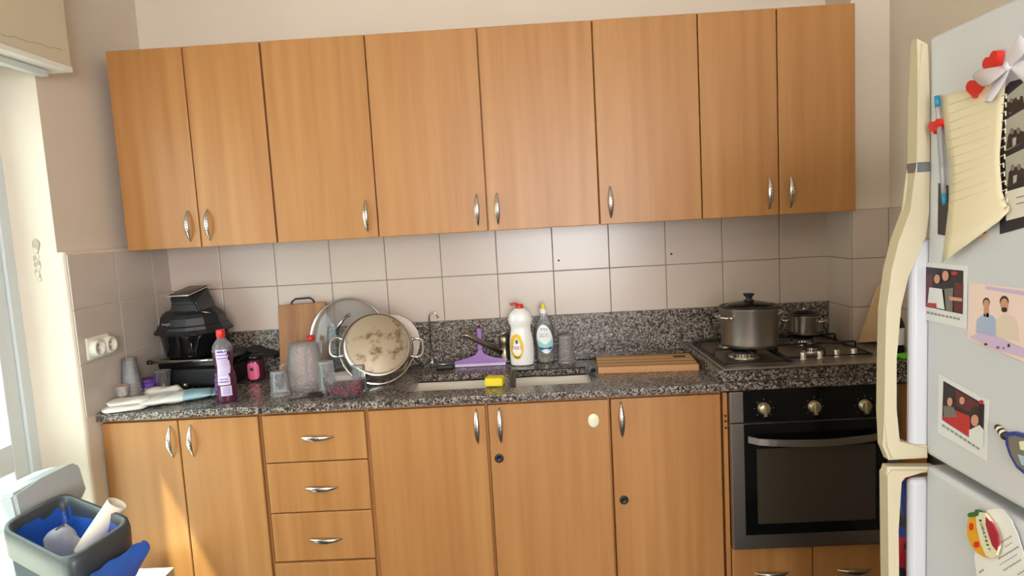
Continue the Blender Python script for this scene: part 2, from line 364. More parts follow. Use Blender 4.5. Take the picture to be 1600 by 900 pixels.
# outside: balcony, parapet, added sun-cutting slab above, hedge, pale house
b = B(); b.box(-2.4, -.5, -4, 1, -.15, -.02); tag(make('balcony_floor', b, 'outdoor_floor'), None, None, kind='structure')
b = B(); b.box(-.90, -.5, -6, 1.5, 2.75, 2.83); tag(make('sun_blocker_slab', b, 'outdoor_wall'), None, None, kind='structure')  # unseen slab, added and sized so its edge cuts the sun wedge
b = B(); b.box(-2.5, -2.4, -4, 2, -.15, .75); tag(make('parapet', b, 'outdoor_wall'), None, None, kind='structure')
b = B()
for i in range(1500):
    x, y, z = -4.2+random.gauss(0, .5), random.uniform(-3, 5), random.uniform(-1, 1.9)+.4*math.sin(i)
    a = random.random()*6.28; d = Vector((math.cos(a), math.sin(a), random.uniform(-.5, .8)))*.09; e = d.cross(Vector((0, 0, 1))).normalized()*.035
    b.face([Vector((x, y, z))-d, Vector((x, y, z))+e, Vector((x, y, z))+d, Vector((x, y, z))-e])
tag(make('hedge', b, 'leaf'), 'green foliage beyond the balcony glass', 'hedge', kind='stuff')
b = B(); b.box(-9, -8, -6, 12, -3, 5); tag(make('neighbour_house', b, 'outdoor_wall'), 'pale house wall beyond the balcony foliage', 'building')

# ------------------------------------------------------------------ cabinets
def handle(parent, a, c, horiz=False, org=(0, 0, 0), out=.024):
    """bow handle between two points on the door face, lens shaped front with five dimples"""
    a, c = Vector(a), Vector(c); n = 18; b = B(); ax = (c-a); L = ax.length; ax.normalize(); side = Vector((0, 0, 1)) if horiz else Vector((1, 0, 0)); no = Vector((0, -1, 0))
    side = (side-ax*side.dot(ax)).normalized()
    P = []
    for i in range(n+1):
        s = i/n; wv = .0024+.0068*math.sin(PI*s)**.9; h = out*math.sin(PI*s)**.75; p = a+ax*L*s+no*h
        P.append([p+side*wv*k+no*(.0022*(1-k*k)) for k in (-1, -.5, 0, .5, 1)]+[p-side*wv*k*.9-no*.003*(1 if abs(k) < 1 else .6) for k in (-1, 0, 1)])
    for r in P: r.append(r[0])
    b.grid(P)
    b.mi = 1
    for k in range(5):
        s = .32+.09*k; p = a+ax*L*s+no*(out*math.sin(PI*s)**.75+.0024); b.ball(p, .0019, 6, (1, .4, 1))
    o = make('handle', b, ['handle_metal', 'dark_hole'], parent, org=org)
    return o
def door_panel(t, x0, x1, z0, z1, yf, th=.018, name='door', m='beech', bev=.003, org=(0, 0, 0)):
    b = B(); b.box(x0+.002, x1-.002, yf, yf+th, z0, z1, bev); return make(name, b, m, t, org=org)
ZB, ZT, YU = 1.4916, 2.2694, -.34
U = [-.2077, .0932, .397, .8053, 1.2381, 1.677, 2.0757, 2.3728, 2.6678]
units = [(0, 2, 'leftmost double-door beech wall cabinet beside the balcony wall'), (2, 3, 'single-door beech wall cabinet, second unit from the left, above the upright chopping board'), (3, 5, 'wide double-door beech wall cabinet over the sink, handles meeting in the middle'), (5, 6, 'single-door beech wall cabinet with its handle at lower left'), (6, 8, 'rightmost double-door beech wall cabinet above the hob')]
hx = [.052, .131, .763, 1.200, 1.279, 1.721, 2.334, 2.416]
for a, c, lab in units:
    x0, x1 = U[a], U[c]; t = thing('wall_cabinet', lab, 'cabinet', ((x0+x1)/2, -.17, ZB), group='beech wall cabinets'); og = t.location
    b = B(); b.box(x0+.001, x1-.001, YU+.021, -.0005, ZB, ZT, .001); make('carcass', b, 'beech_side', t, org=og)
    for k in range(a, c):
        d = door_panel(t, U[k]+(.004 if k == 2 else 0), U[k+1], ZB-.002, ZT-.004, YU, org=og)
        handle(d, (hx[k], YU, 1.513), (hx[k], YU, 1.638), org=og)
YD = -.58; ZC = .865
def low(name, lab, x0, x1, z0=.1, z1=ZC):
    t = thing(name, lab, 'cabinet', ((x0+x1)/2, -.3, 0), group='beech base cabinets'); og = t.location
    b = B()
    if 'sink' in lab or 'oval' in lab: b.box(x0+.001, x1-.001, YD+.022, -.001, z0, .68, .001).box(x0+.001, x0+.017, YD+.022, -.001, .68, z1).box(x1-.017, x1-.001, YD+.022, -.001, .68, z1).box(x0+.017, x1-.017, YD+.022, YD+.036, .68, z1)
    else: b.box(x0+.001, x1-.001, YD+.022, -.001, z0, z1, .001)
    make('carcass', b, 'beech_side', t, org=og)
    b = B(); b.box(x0+.001, x1-.001, YD+.06, YD+.075, .0, z0); make('plinth', b, 'beech_side', t, org=og)
    return t, og
Lx = [-.2345, .0562, .3624, .7682, 1.2094, 1.6596, 2.0655]
t, og = low('base_cabinet', 'leftmost double-door beech base cabinet, crossed by the sunlit wedge', Lx[0], Lx[2])
for k, h in ((0, .026), (1, .104)):
    d = door_panel(t, Lx[k], Lx[k+1]-(.004 if k else 0), .105, ZC-.008, YD, org=og); handle(d, (h, YD, .715), (h, YD, .838), org=og)
t, og = low('drawer_cabinet', 'beech base cabinet with a stack of drawers under the drying dishes', Lx[2], Lx[3])
for k, (z0, z1, yf, hh) in enumerate(((.677, .857, YD, .771), (.482, .673, YD, .577), (.290, .478, YD, .376), (.105, .286, YD-.008, .19))):
    d = door_panel(t, Lx[2]+.008, Lx[3]-.012, z0, z1, yf, name='drawer', org=og)
    handle(d, (.506, yf, hh), (.636, yf, hh-.004), True, org=og)
for k, lab, h in ((3, 'beech base cabinet under the left sink bowl, handle at its upper right', 1.169), (4, 'beech base cabinet with a cream oval sticker and a dark lock below its handle', 1.254), (5, 'beech base cabinet beside the oven with a dark lock halfway down', 1.698)):
    t, og = low('base_cabinet', lab, Lx[k], Lx[k+1])
    d = door_panel(t, Lx[k], Lx[k+1]-.006, .105, ZC-.008, YD, org=og); handle(d, (h, YD, .712), (h, YD, .846), org=og)
    for kk, q in ((4, (780, 716)), (5, (975, 781))):
        if kk == k:
            p = at(*q, 'y', YD); b = B(); b.lathe([(.0165, 0), (.0165, .003), (.013, .005), (.008, .005), (.007, .003), (0, .003)], 24).xf(Matrix.Rotation(PI/2, 4, 'X')); b.xf(Matrix.Translation(p)); make('lock', b, 'black_plastic', d, org=og)
    if k == 4:
        p = at(927.5, 657, 'y', YD); b = B(); b.lathe([(.0205, 0), (.0205, .002), (.018, .0035), (0, .0035)], 28, sy=1.25, sx=1).xf(Matrix.Rotation(PI/2, 4, 'X')); b.xf(Matrix.Translation(p))
        o = make('oval_sticker', b, 'magnet_cream', None, org=p); o.location = p; tag(o, 'cream oval sticker on the cabinet door under the sink', 'sticker')
# oven housing
t, og = low('oven_housing', 'beech housing around the built-in oven with two doors beneath it', 2.068, 2.80, z1=.86)
t.children[0].data = t.children[0].data.copy()
bm = bmesh.new(); x0, x1 = 2.0665-og.x, 2.80-og.x
b = B(); b.box(2.067, 2.083, YD+.002, -.001, .1, .862, .001).box(2.691, 2.80, YD+.002, -.001, .1, .862, .001).box(2.083, 2.691, YD+.022, -.001, .1, .27).box(2.083, 2.691, -.02, -.001, .27, .86)
o = t.children[0]; b.bm.transform(Matrix.Translation(-og)); b.bm.to_mesh(o.data); b.bm.free(); o.data.materials.clear(); o.data.materials.append(M['beech_side'])
for x0, x1, h in ((2.086, 2.385, 2.232), (2.385, 2.686, 2.535)):
    d = door_panel(t, x0, x1, .105, .264, YD, org=og); handle(d, (h-.062, YD, .168), (h+.062, YD, .166), True, org=og)
b = B()
for z in (.73, .755, .775): b.tube([(2.075, YD+.003, z), (2.075, YD-.002, z)], .004, 8)
make('hinge_screw', b, 'dark_hole', t, org=og)

# ------------------------------------------------------------------ worktop, splashback, sink
t = None
cutx = [-.2365, .905, 1.215, 1.312, 1.602, 2.8]; cuty = [-.60, -.487, -.226, -.001]
b = B()
b.box(-.2365, 2.856, -.602, -.487, .871, .90, .004).box(-.2365, 2.7, -.226, -.0005, .871, .90)
b.box(-.2365, .905, -.487, -.226, .871, .90).box(1.215, 1.312, -.487, -.226, .871, .90).box(1.602, 2.856, -.487, -.226, .871, .90)
o = make('worktop', b, 'granite'); tag(o, 'speckled grey granite worktop with two sink cut-outs', 'worktop')
b = B(); b.box(-.233, 2.7035, -.0235, -.0045, .9005, 1.0948, .002); tag(make('splashback', b, 'granite'), 'speckled granite splashback strip under the wall tiles', 'splashback')
b = B(); b.box(.9, 2.05, -.075, -.0238, .9003, .915, .004); tag(make('granite_ledge', b, 'granite'), 'low granite ledge along the splashback behind the sink', 'ledge')
b = B(); b.box(2.052, 2.856, -.578, -.226, .9003, .944, .003).box(2.052, 2.703, -.226, -.0238, .9003, .944, .003); tag(make('hob_plinth', b, 'granite'), 'raised granite block carrying the gas hob', 'worktop block')
t = thing('sink', 'cream double-bowl sink set under the granite worktop', 'sink', (1.25, -.38, .70))
for x0, x1 in ((.897, 1.222), (1.305, 1.610)):
    b = B(); y0, y1, z0, z1 = -.494, -.219, .70, .870; k = .02
    b.face([(x0+k, y0+k, z0), (x1-k, y0+k, z0), (x1-k, y1-k, z0), (x0+k, y1-k, z0)])
    lo_ = [(x0+k, y0+k, z0), (x1-k, y0+k, z0), (x1-k, y1-k, z0), (x0+k, y1-k, z0)]; hi = [(x0, y0, z1), (x1, y0, z1), (x1, y1, z1), (x0, y1, z1)]
    for i in range(4): b.face([lo_[i], lo_[(i+1) % 4], hi[(i+1) % 4], hi[i]])
    bmesh.ops.remove_doubles(b.bm, verts=b.bm.verts[:], dist=1e-5)
    b.m(1).lathe([(0, .0015), (.03, .001), (.034, 0)], 20, ((x0+x1)/2, (y0+y1)/2, z0+.0005))
    make('bowl', b, ['sink_cream', 'steel'], t, org=t.location, solid=.004)
for P_ in ([(1.312, -.2275, .8995), (1.45, -.228, .9003), (1.56, -.227, .8995), (1.603, -.229, .8995)], [(1.312, -.2275, .8715), (1.40, -.228, .873), (1.46, -.227, .870), (1.603, -.229, .8715)], [(.905, -.227, .871), (1.0, -.2275, .8705), (1.21, -.2275, .871)]):
    b = B(); b.tube(P_, .003, 6); make('sealant_bead', b, 'silicone', t, 'crooked black sealant bead', org=t.location)
b = B(); b.box(1.296, 1.316, -.497, -.222, .901, .9045, .0015); one('rubber_strip', b, 'silicone', 'black rubber strip lying across the sink divider', 'strip', (0, 0, 0))
b = B(); b.box(-.036, .036, -.03, .03, .0, .034, .009, 3); one('sponge', b, 'yellow', 'yellow sponge on the front of the sink divider', 'sponge', (1.236, -.462, .9015), (0, 0, -.12))
b = B()
P = [[Vector((.015*math.sin(6.28*j/14)*(1+.3*math.sin(i*3+j)), -.055+.011*i, .026*(.5+.5*math.cos(6.28*j/14))*(1+.15*math.sin(i*2+j*2))*(1-.06*abs(i-5)))) for j in range(15)] for i in range(11)]
b.grid(P); one('dish_cloth', b, 'grey_cloth', 'crumpled grey dish cloth at the right end of the sink', 'cloth', (1.622, -.30, .9012), sub=1)

# ------------------------------------------------------------------ oven
t = thing('oven', 'black glass built-in oven with steel sides and three pale knobs', 'oven', (2.388, -.3, .27)); og = t.location
b = B(); b.box(2.0865, 2.6885, -.585, -.03, .272, .862, .002); make('body', b, 'steel_dull', t, org=og)
b = B(); b.box(2.0865, 2.6885, -.602, -.5853, .752, .867, .003).m(1).box(2.132, 2.643, -.6035, -.6021, .7535, .8665); cp = make('control_panel', b, ['steel_brushed', 'black_glass'], t, org=og)
b = B(); b.box(2.0865, 2.6885, -.604, -.5853, .274, .749, .003).m(1).box(2.132, 2.643, -.6065, -.6042, .330, .748, .0008); dr = make('oven_door', b, ['steel_brushed', 'black_glass'], t, org=og)
b = B(); b.box(2.176, 2.60, -.6075, -.6066, .372, .655); make('window', b, 'oven_window', dr, org=og)
b = B(); P = []
for i in range(17):
    s = i/16; x = 2.146+.484*s; y = -.6066-.042*math.sin(PI*min(1, max(0, s)))**.35; z = .692-.010*math.sin(PI*s)
    P.append([(x, y, z+.013), (x, y-.004, z+.0115), (x, y-.004, z-.0115), (x, y, z-.013), (x, y+.004, z), (x, y, z+.013)])
b.grid(P, sm=False); b.face(P[0][:5]); b.face(P[-1][:5]); make('handle', b, 'steel_brushed', dr, org=og)
for q in ((1193.5, 638), (1272, 635), (1351, 633)):
    p = at(*q, 'y', -.604); b = B(); b.lathe([(.0225, 0), (.0225, .004), (.0205, .006), (.0195, .016), (.017, .018), (0, .018)], 28).box(-.0055, .0055, -.026, .018, .004, .023, .002)
    b.xf(Matrix.Rotation(PI/2, 4, 'X')); b.xf(Matrix.Translation(p-Vector(og))); k = make('knob', b, 'brass_knob', cp)
    b = B()
    for a in range(0, 360, 45):
        a = math.radians(a); b = B(); b.box(.033*math.cos(a)-.002, .033*math.cos(a)+.002, .033*math.sin(a)-.001, .033*math.sin(a)+.001, 0, .0004)
        b.xf(Matrix.Rotation(PI/2, 4, 'X')); b.xf(Matrix.Translation(p-Vector(og))); make('dial_mark', b, 'ink_grey', cp)

# ------------------------------------------------------------------ hob
t = thing('gas_hob', 'steel four-burner gas hob with black cast grates on the raised granite block', 'hob', (2.36, -.34, .944)); og = t.location
b = B(); b.box(2.066, 2.668, -.600, -.10, .9445, .953, .003).m(1).box(2.092, 2.330, -.545, -.122, .9531, .954).box(2.338, 2.645, -.478, -.122, .9531, .954); make('plate', b, ['steel_brushed', 'steel_dull'], t, org=og)
burners = [(2.200, -.415, .046), (2.205, -.205, .034), (2.505, -.215, .042), (2.47, -.385, .030)]
for x, y, r in burners:
    b = B(); b.lathe([(r*1.25, .953), (r*1.25, .957), (r, .960), (r, .970), (r*.95, .972)], 28, (x, y, 0)); o = make('burner', b, 'steel', t, org=og)
    b = B(); b.lathe([(r*1.02, .9722), (r*1.02, .977), (r*.8, .980), (0, .980)], 28, (x, y, 0)).m(0)
    for k in range(24):
        a = k*PI/12; b.box(x+r*1.01*math.cos(a)-.0015, x+r*1.01*math.cos(a)+.0015, y+r*1.01*math.sin(a)-.0015, y+r*1.01*math.sin(a)+.0015, .962, .970)
    make('burner_cap', b, 'black_iron', o, org=og)
for gx0, gx1, gy0, gy1, bs in ((2.085, 2.327, -.545, -.118, (0, 1)), (2.333, 2.640, -.50, -.118, (2, 3))):
    b = B(); r = .0042; zt = .986; zb = .960
    b.tube([(gx0, gy0, zb), (gx1, gy0, zb), (gx1, gy1, zb), (gx0, gy1, zb)], r, 8, closed=True)
    for k in bs:
        x, y, br = burners[k]
        for (ex, ey, sx_, sy_) in ((gx0, y, 1, 0), (gx1, y, -1, 0), (x, gy0 if y < -.3 else gy1, 0, 1 if y < -.3 else -1)):
            a = Vector((ex, ey, zb)); c_ = Vector((x, y, zt)); d = (Vector((x, y, 0))-Vector((ex, ey, 0))); L = d.length; d.normalize()
            b.tube([a, Vector((ex, ey, zt-.004)), Vector((ex, ey, zt))+d*.005, Vector((ex, ey, zt))+d*max(.02, L-br*.55)], r, 8)
    for ex in (gx0, gx1):
        for ey in (gy0, gy1): b.lathe([(.006, .9535), (.006, .962), (0, .963)], 10, (ex, ey, 0))
    make('grate', b, 'black_iron', t, org=og)
for q in ((1257, 562), (1283, 560), (1309, 558), (1336, 556)):
    p = at(*q, 'z', .9535); b = B(); b.lathe([(.0155, .9533), (.0155, .956), (.0105, .958), (.0125, .978), (.011, .980), (0, .980)], 24, (p.x, p.y+.012, 0)); make('knob', b, 'handle_metal', t, org=og)
# pots
def pot(name, lab, c, r, h, mats, lidmat, lidrim, knob, hang, hz, ws=1.0):
    t = thing(name, lab, 'pot', c)
    b = B(); b.lathe([(0, 0), (r*.90, 0), (r*.97, .004), (r*.985, .015), (r, h-.01), (r*1.045, h), (r*1.045, h+.002), (r*.985, h-.004), (r*.96, .012), (0, .010)], 48); body = make('body', b, mats, t)
    for a in hang:
        ca, sa = math.cos(a), math.sin(a); n_ = Vector((ca, sa, 0)); s_ = Vector((-sa, ca, 0)); P = []
        for k in range(13):
            th = PI*k/12; P.append(n_*(r*.98+.034*ws*math.sin(th)**.7)+s_*(.038*ws*math.cos(th))+Vector((0, 0, hz+.004*math.sin(th))))
        b = B(); b.tube(P, .0042, 10, flat=1.3)
        for sg in (1, -1): b.ball(n_*r*.99+s_*.038*ws*sg+Vector((0, 0, hz)), .009, 10, (.8, .8, .9))
        make('handle', b, 'steel', t)
    b = B(); b.lathe([(r*.95, h+.003), (r*.7, h+.014), (r*.35, h+.021), (.012, h+.024)], 40); ld = make('lid', b, lidmat, t, solid=.002)
    b = B(); b.lathe([(r*.90, h+.003), (r*.92, h+.009), (r*1.03, h+.006), (r*1.05, h+.0022), (r*.92, h+.001), (r*.90, h+.003)], 48); make('lid_rim', b, lidrim, ld)
    b = B(); b.lathe([(.010, h+.022), (.022, h+.025), (.012, h+.031), (.011, h+.036), (.021, h+.049), (.021, h+.052), (0, h+.053)] if knob else [(.006, h+.022), (.008, h+.03), (0, h+.031)], 28); make('lid_knob', b, 'black_plastic' if knob else 'steel', ld)
    return t
pot('cooking_pot', 'large steel cooking pot with black-rimmed glass lid on the front left burner', (2.236, -.375, .9905), .107, .150, 'steel_brushed', 'lid_dark', 'black_plastic', True, (math.radians(197), math.radians(17)), .118)
pot('small_pot', 'small shiny steel pot with dark lid on the back right burner', (2.520, -.200, .9905), .064, .078, 'steel', 'lid_dark', 'black_gloss', False, (math.radians(-30), math.radians(150)), .055, .75)
# leaning pale board at the right end
b = B(); b.prism([Vector((2.712, -.262, .957)), Vector((2.80, -.232, 1.168)), Vector((2.855, -.226, 1.22)), Vector((2.855, -.262, .957))], (0, -.012, 0)); one('leaning_board', b, 'plywood', 'pale plywood board leaning on the tiles right of the hob', 'board', (0, 0, 0))
p = at(1408, 577, 'z', .945); b = B(); b.lathe([(0, 0), (.028, 0), (.03, .006), (.03, .10), (.022, .125), (.012, .14), (.012, .16), (0, .16)], 24); bt = thing('dark_bottle', 'dark bottle glimpsed through the fridge handle gap', 'bottle', (2.775, -.42, .945)); make('body', b, 'black_gloss', bt)
b = B(); P = [[(.0306*math.cos(a), .0306*math.sin(a), z) for a in [math.radians(190+10*i) for i in range(13)]] for z in (.03, .095)]; b.grid(P).m(1).ball((-.026, -.016, .06), .009, 8, (.6, .6, 1)); make('label', b, ['label_white', 'label_yellow'], bt)
b = B(); b.box(-.03, .035, -.022, .022, 0, .016, .006, 3); one('green_scourer', b, 'lime', 'bright green scourer beside the dark bottle', 'scourer', (2.752, -.535, .9455), (0, 0, .2))

# ------------------------------------------------------------------ things on the worktop, left to right
Z = .9003
def fold(L, Wd, n, wob, seed, org=(0, 0, 0)):
    random.seed(seed); P = []; ph = random.random()*6
    for i in range(13):
        s = i/12; row = []
        for j in range(17):
            q = 2*PI*j/16; e = (1-abs(2*s-1)**9)**.5*.93+.07
            cq, sq = math.copysign(abs(math.cos(q))**.45, math.cos(q)), math.copysign(abs(math.sin(q))**.8, math.sin(q)); row.append((L*(s-.5)*(1+wob*math.sin(2*q+ph)), Wd*.5*cq*e*(1+wob*math.sin(5*s+ph+q)), n*(.5+.5*sq*e)*(1+1.5*wob*math.sin(9*s+2*q+ph))))
        P.append(row)
    b = B(); b.grid(P); b.face(P[0][:-1]); b.face(P[-1][:-1]); return b
t = thing('hand_towel', 'folded white cotton cloth at the left end of the worktop', 'cloth', (-.150, -.545, Z), (0, 0, .30))
make('fold', fold(.165, .110, .020, .05, 3), 'cotton', t, sub=1)
b = fold(.150, .09, .018, .06, 5); b.xf(Matrix.Translation((.006, .008, .0195))); make('fold', b, 'cotton', t, sub=1)
o = one('rolled_cloth', fold(.14, .055, .040, .05, 9), 'cotton', 'rolled white cloth lying behind the wipes packet', 'cloth', (-.105, -.375, Z), (0, 0, .35), sub=1)
one('cloth_end', fold(.13, .045, .020, .08, 11), 'cotton', 'beige twisted cloth end between towel and wipes packet', 'cloth', (-.13, -.475, Z), (0, 0, .45), sub=1)
# wipes packet
t = thing('wipes_packet', 'white and pale blue soft packet of wipes lying by the purple bottle', 'packet', (.0, -.462, Z), (0, 0, .47))
for nm, s0, s1, mt in (('pack_body', 0, .6, 'wipes_white'), ('pack_end', .6, 1, 'wipes_blue')):
    P = []
    for i in range(15):
        s = s0+(s1-s0)*i/14; row = []; e = max(.03, (1-abs(2*s-1)**3))**.6
        for j in range(21):
            q = 2*PI*j/20; cq = math.copysign(abs(math.cos(q))**.6, math.cos(q)); row.append((.245*(s-.5)+.006*cq, .060*cq+.003*math.sin(9*s), .018+.016*math.sin(q)*e**.8*(1+.14*math.sin(17*s+3*q))))
        P.append(row)
    b = B(); b.grid(P); pk = make(nm, b, mt, t)
for sg, mt in ((-1, 'wipes_white'), (1, 'wipes_blue')):
    b = B(); b.grid([[(sg*(.118+.009*i), -.060+.010*j, .016+.0025*math.sin(j*1.7)) for j in range(13)] for i in range(3)]); make('crimped_end', b, mt, t, solid=.0015)
b = text('baby', .022, .0003); b.xf(Matrix.Translation((-.02, -.02, .0345))); make('print', b, 'ink_grey', pk)
# cups at the far left
def cup_b(r0, r1, h, th=.0012, n=28):
    b = B(); b.lathe([(0, 0), (r0-.003, 0), (r0, .003), (r1, h), (r1+.0016, h+.0006), (r1+.0016, h-.001)], n); return b
t = thing('cup_stack', 'tall stack of clear plastic cups against the left wall tiles', 'cups', (-.199, -.425, Z))
for k in range(6):
    b = cup_b(.026, .036, .100); b.xf(Matrix.Rotation(PI, 4, 'X')); b.xf(Matrix.Translation((0, 0, .1025+.0145*k))); make('cup', b, 'frosted' if k == 0 else 'clear', t)
t = thing('dessert_cup', 'small clear cup with orange band in front of the cup stack', 'cup', (-.190, -.500, Z+.0405))
b = cup_b(.019, .025, .040); make('cup', b, 'frosted', t)
b = B(); b.lathe([(0, .022), (.0215, .022), (.0240, .038), (0, .038)], 24); make('filling', b, 'peach', t)
t = thing('purple_tub', 'purple plastic tub with lid near the left wall', 'tub', (-.195, -.335, Z))
b = B(); b.lathe([(0, 0), (.028, 0), (.031, .004), (.032, .055), (0, .055)], 32); bd = make('body', b, 'purple_tub', t)
b = B(); b.lathe([(.0325, .053), (.034, .055), (.034, .064), (.031, .067), (0, .067)], 32); make('lid', b, 'label_purple', t)
b = B()
for k in range(9):
    a = math.radians(250+6*k); b.mi = k % 3; b.box(.0323*math.cos(a)-.003, .0323*math.cos(a)+.003, .0323*math.sin(a)-.0006, .0323*math.sin(a), .012+.003*(k % 4), .024+.004*((k*5) % 4))
make('print', b, ['label_white', 'label_aqua', 'label_green'], bd)
t = thing('peach_cup', 'clear plastic cup half full of peach-coloured drink behind the purple tub', 'cup', (-.140, -.310, Z))
make('cup', cup_b(.024, .034, .092), 'clear', t)
b = B(); b.lathe([(0, .002), (.0228, .002), (.031, .070), (0, .070)], 28); make('drink', b, 'peach', t)
# socket
p = at(154, 541, 'x', XL+.004); t = thing('double_socket', 'white double power socket on the left wall tiles', 'socket', p); og = p
b = B(); b.box(XL+.0045, XL+.014, p.y-.075, p.y+.055, p.z-.042, p.z+.042, .006, 3); make('plate', b, 'socket', t, org=og)
for dy in (-.038, .032):
    b = B(); b.lathe([(.032, 0), (.032, .022), (.028, .026), (.024, .026), (.022, .016), (0, .016)], 28).m(1)
    for s in (-1, 1): b.lathe([(.004, .0162), (.004, .018), (0, .018)], 8, (s*.009, 0, 0))
    b.xf(Matrix.Rotation(PI/2, 4, 'Y')); b.xf(Matrix.Translation((XL+.012, p.y+dy, p.z))); make('outlet', b, ['socket', 'socket_dark'], t, org=og)

# grill with chrome bar
t = thing('electric_grill', 'wide black electric grill with a chrome bar and round knob', 'grill', (.0, -.165, Z), (0, 0, -.05)); 
b = B(); b.box(-.180, .125, -.100, .130, .008, .085, .012, 3)
for x in (-.15, .10):
    for y in (-.075, .10): b.lathe([(.014, 0), (.014, .009), (0, .009)], 12, (x, y, 0))
gb = make('base', b, 'black_plastic', t)
b = B(); b.box(-.182, .127, -.105, .133, .0855, .128, .012, 3); make('top', b, 'black_gloss', t)
b = B(); b.prism([(.126, .075, .115), (.235, .085, .075), (.245, .150, .08), (.126, .145, .12)], (0, 0, .014)); make('side_tray', b, 'black_plastic', t)
b = B(); b.tube([(-.19, -.130, .124), (.05, -.130, .124), (.13, -.125, .122)], .0075, 14).m(1).tube([(-.204, -.130, .124), (-.186, -.130, .124)], .009, 14).tube([(-.17, -.130, .124), (-.17, -.100, .115)], .006, 8).tube([(.115, -.127, .124), (.115, -.100, .115)], .006, 8); make('bar_handle', b, ['chrome', 'black_plastic'], t)
p = at(291, 601, 'y', -.272); b = B(); b.lathe([(.013, 0), (.013, .006), (.0095, .010), (.0095, .017), (0, .018)], 22).xf(Matrix.Rotation(PI/2, 4, 'X')); b.xf(Matrix.Translation(Matrix.Rotation(.05, 3, 'Z') @ (p-t.location))); make('knob', b, 'steel', gb)
# air fryer cooker standing on the grill
c = at(305, 528, 'y', -.18); zc0 = Z+.1285
t = thing('halogen_cooker', 'black domed cooker head with slanted control panel over a glass bowl', 'cooker', (c.x, -.18, zc0))
b = B(); b.lathe([(0, 0), (.10, 0), (.118, .012), (.135, .10), (.142, .104), (.138, .106), (.131, .10), (.114, .016), (0, .006)], 48); make('glass_bowl', b, 'bowl_glass', t)
b = B(); b.lathe([(0, .008), (.108, .008), (.110, .014), (.108, .026), (.10, .026), (0, .02)], 40).m(1)
for k in range(9): b.tube([(-.02+.008*k, -.118, .03), (-.02+.008*k, -.121, .085)], .0012, 5)
make('inner_pan', b, ['black_gloss', 'steel'], t, 'dark pan with pale streaks inside the bowl')
b = B(); b.lathe([(.138, .107), (.155, .107), (.158, .112), (.152, .119), (.146, .122), (.143, .136), (.134, .141), (.128, .170), (.118, .185), (.100, .198), (0, .200)], 12, sm=False); b.xf(Matrix.Rotation(math.radians(15), 4, 'Z')); hd = make('lid', b, 'black_plastic', t)
b = B()
lo_ = [(-.085, -.075), (.075, -.075), (.075, .07), (-.085, .07)]; rings = [[(-.056, -.082, .192), (.074, -.082, .192), (.068, .08, .192), (-.072, .08, .192)], [(-.046, -.076, .23), (.058, -.076, .23), (.056, .07, .245), (-.055, .07, .245)], [(-.050, -.082, .260), (.036, -.086, .260), (.070, .02, .288), (-.030, .05, .286)]]
V = [[b.bm.verts.new(p) for p in r] for r in rings]
for A, C in zip(V, V[1:]):
    for i in range(4): b.bm.faces.new((A[i], A[(i+1) % 4], C[(i+1) % 4], C[i]))
b.bm.faces.new(V[-1]); bmesh.ops.bevel(b.bm, geom=b.bm.edges[:], offset=.006, segments=2, affect='EDGES'); make('head', b, 'black_plastic', t)
top = rings[-1]; b = B(); b.prism([Vector(p)+Vector((0, 0, .002)) for p in [(-.056, -.090, .261), (.040, -.094, .261), (.076, .022, .289), (-.034, .056, .287)]], (0, 0, .005)); b.m(1).prism([Vector(p)+Vector((0, 0, .0075)) for p in [(-.048, -.082, .2630), (.034, -.086, .2630), (.068, .016, .2880), (-.028, .048, .2860)]], (0, 0, .001)); make('control_panel', b, ['steel', 'oven_window'], t)
b = B(); b.tube([(.075, -.085, .197), (.10, -.088, .192), (.118, -.08, .186)], .005, 8, flat=.6); make('latch', b, 'steel', hd)
b = text('magic', .016, .0004); b.xf(Matrix.Rotation(math.radians(80), 4, 'X')); b.xf(Matrix.Translation((-.045, -.131, .155))); make('print', b, 'ink_grey', hd)

# generic wrapped decals on an oval bottle
def surf(prof, z):
    for (r0, z0), (r1, z1) in zip(prof, prof[1:]):
        if z0 <= z <= z1 and z1 > z0: return r0+(r1-r0)*(z-z0)/(z1-z0)
    return prof[-1][0]
def wrap(b, prof, sx, sy, off=.0006, u0=0):
    for v in b.bm.verts:
        u, h, e = v.co.x, v.co.y, v.co.z; r = surf(prof, h); q = max(-.98, min(.98, (u+u0)/(r*sx+1e-6)))
        v.co = Vector((u+u0, -(r*sy+off+e)*math.sqrt(1-q*q), h))
    return b
def blob(pts, rings=7):
    """star-shaped flat patch with inner rings, so it can follow a curve"""
    b = B(); n = len(pts); cx = sum(p[0] for p in pts)/n; cy = sum(p[1] for p in pts)/n; c = b.bm.verts.new((cx, cy, 0)); prev = None
    for k in range(1, rings+1):
        s = k/rings; ring = [b.bm.verts.new((cx+(x-cx)*s, cy+(y-cy)*s, 0)) for x, y in pts]
        for i in range(n):
            j = (i+1) % n
            if prev is None: b.bm.faces.new((c, ring[i], ring[j]))
            else: b.bm.faces.new((prev[i], ring[i], ring[j], prev[j]))
        prev = ring
    for f in b.bm.faces: f.smooth = True
    return b
def ell(cx, cy, a, c, n=36, tilt=0): return [(cx+a*math.cos(2*PI*i/n)*math.cos(tilt)-c*math.sin(2*PI*i/n)*math.sin(tilt), cy+a*math.cos(2*PI*i/n)*math.sin(tilt)+c*math.sin(2*PI*i/n)*math.cos(tilt)) for i in range(n)]
def rect(x0, x1, y0, y1, n=6): return [(x0+(x1-x0)*i/n, y0) for i in range(n)]+[(x1, y0+(y1-y0)*i/n) for i in range(n)]+[(x1-(x1-x0)*i/n, y1) for i in range(n)]+[(x0, y1-(y1-y0)*i/n) for i in range(n)]
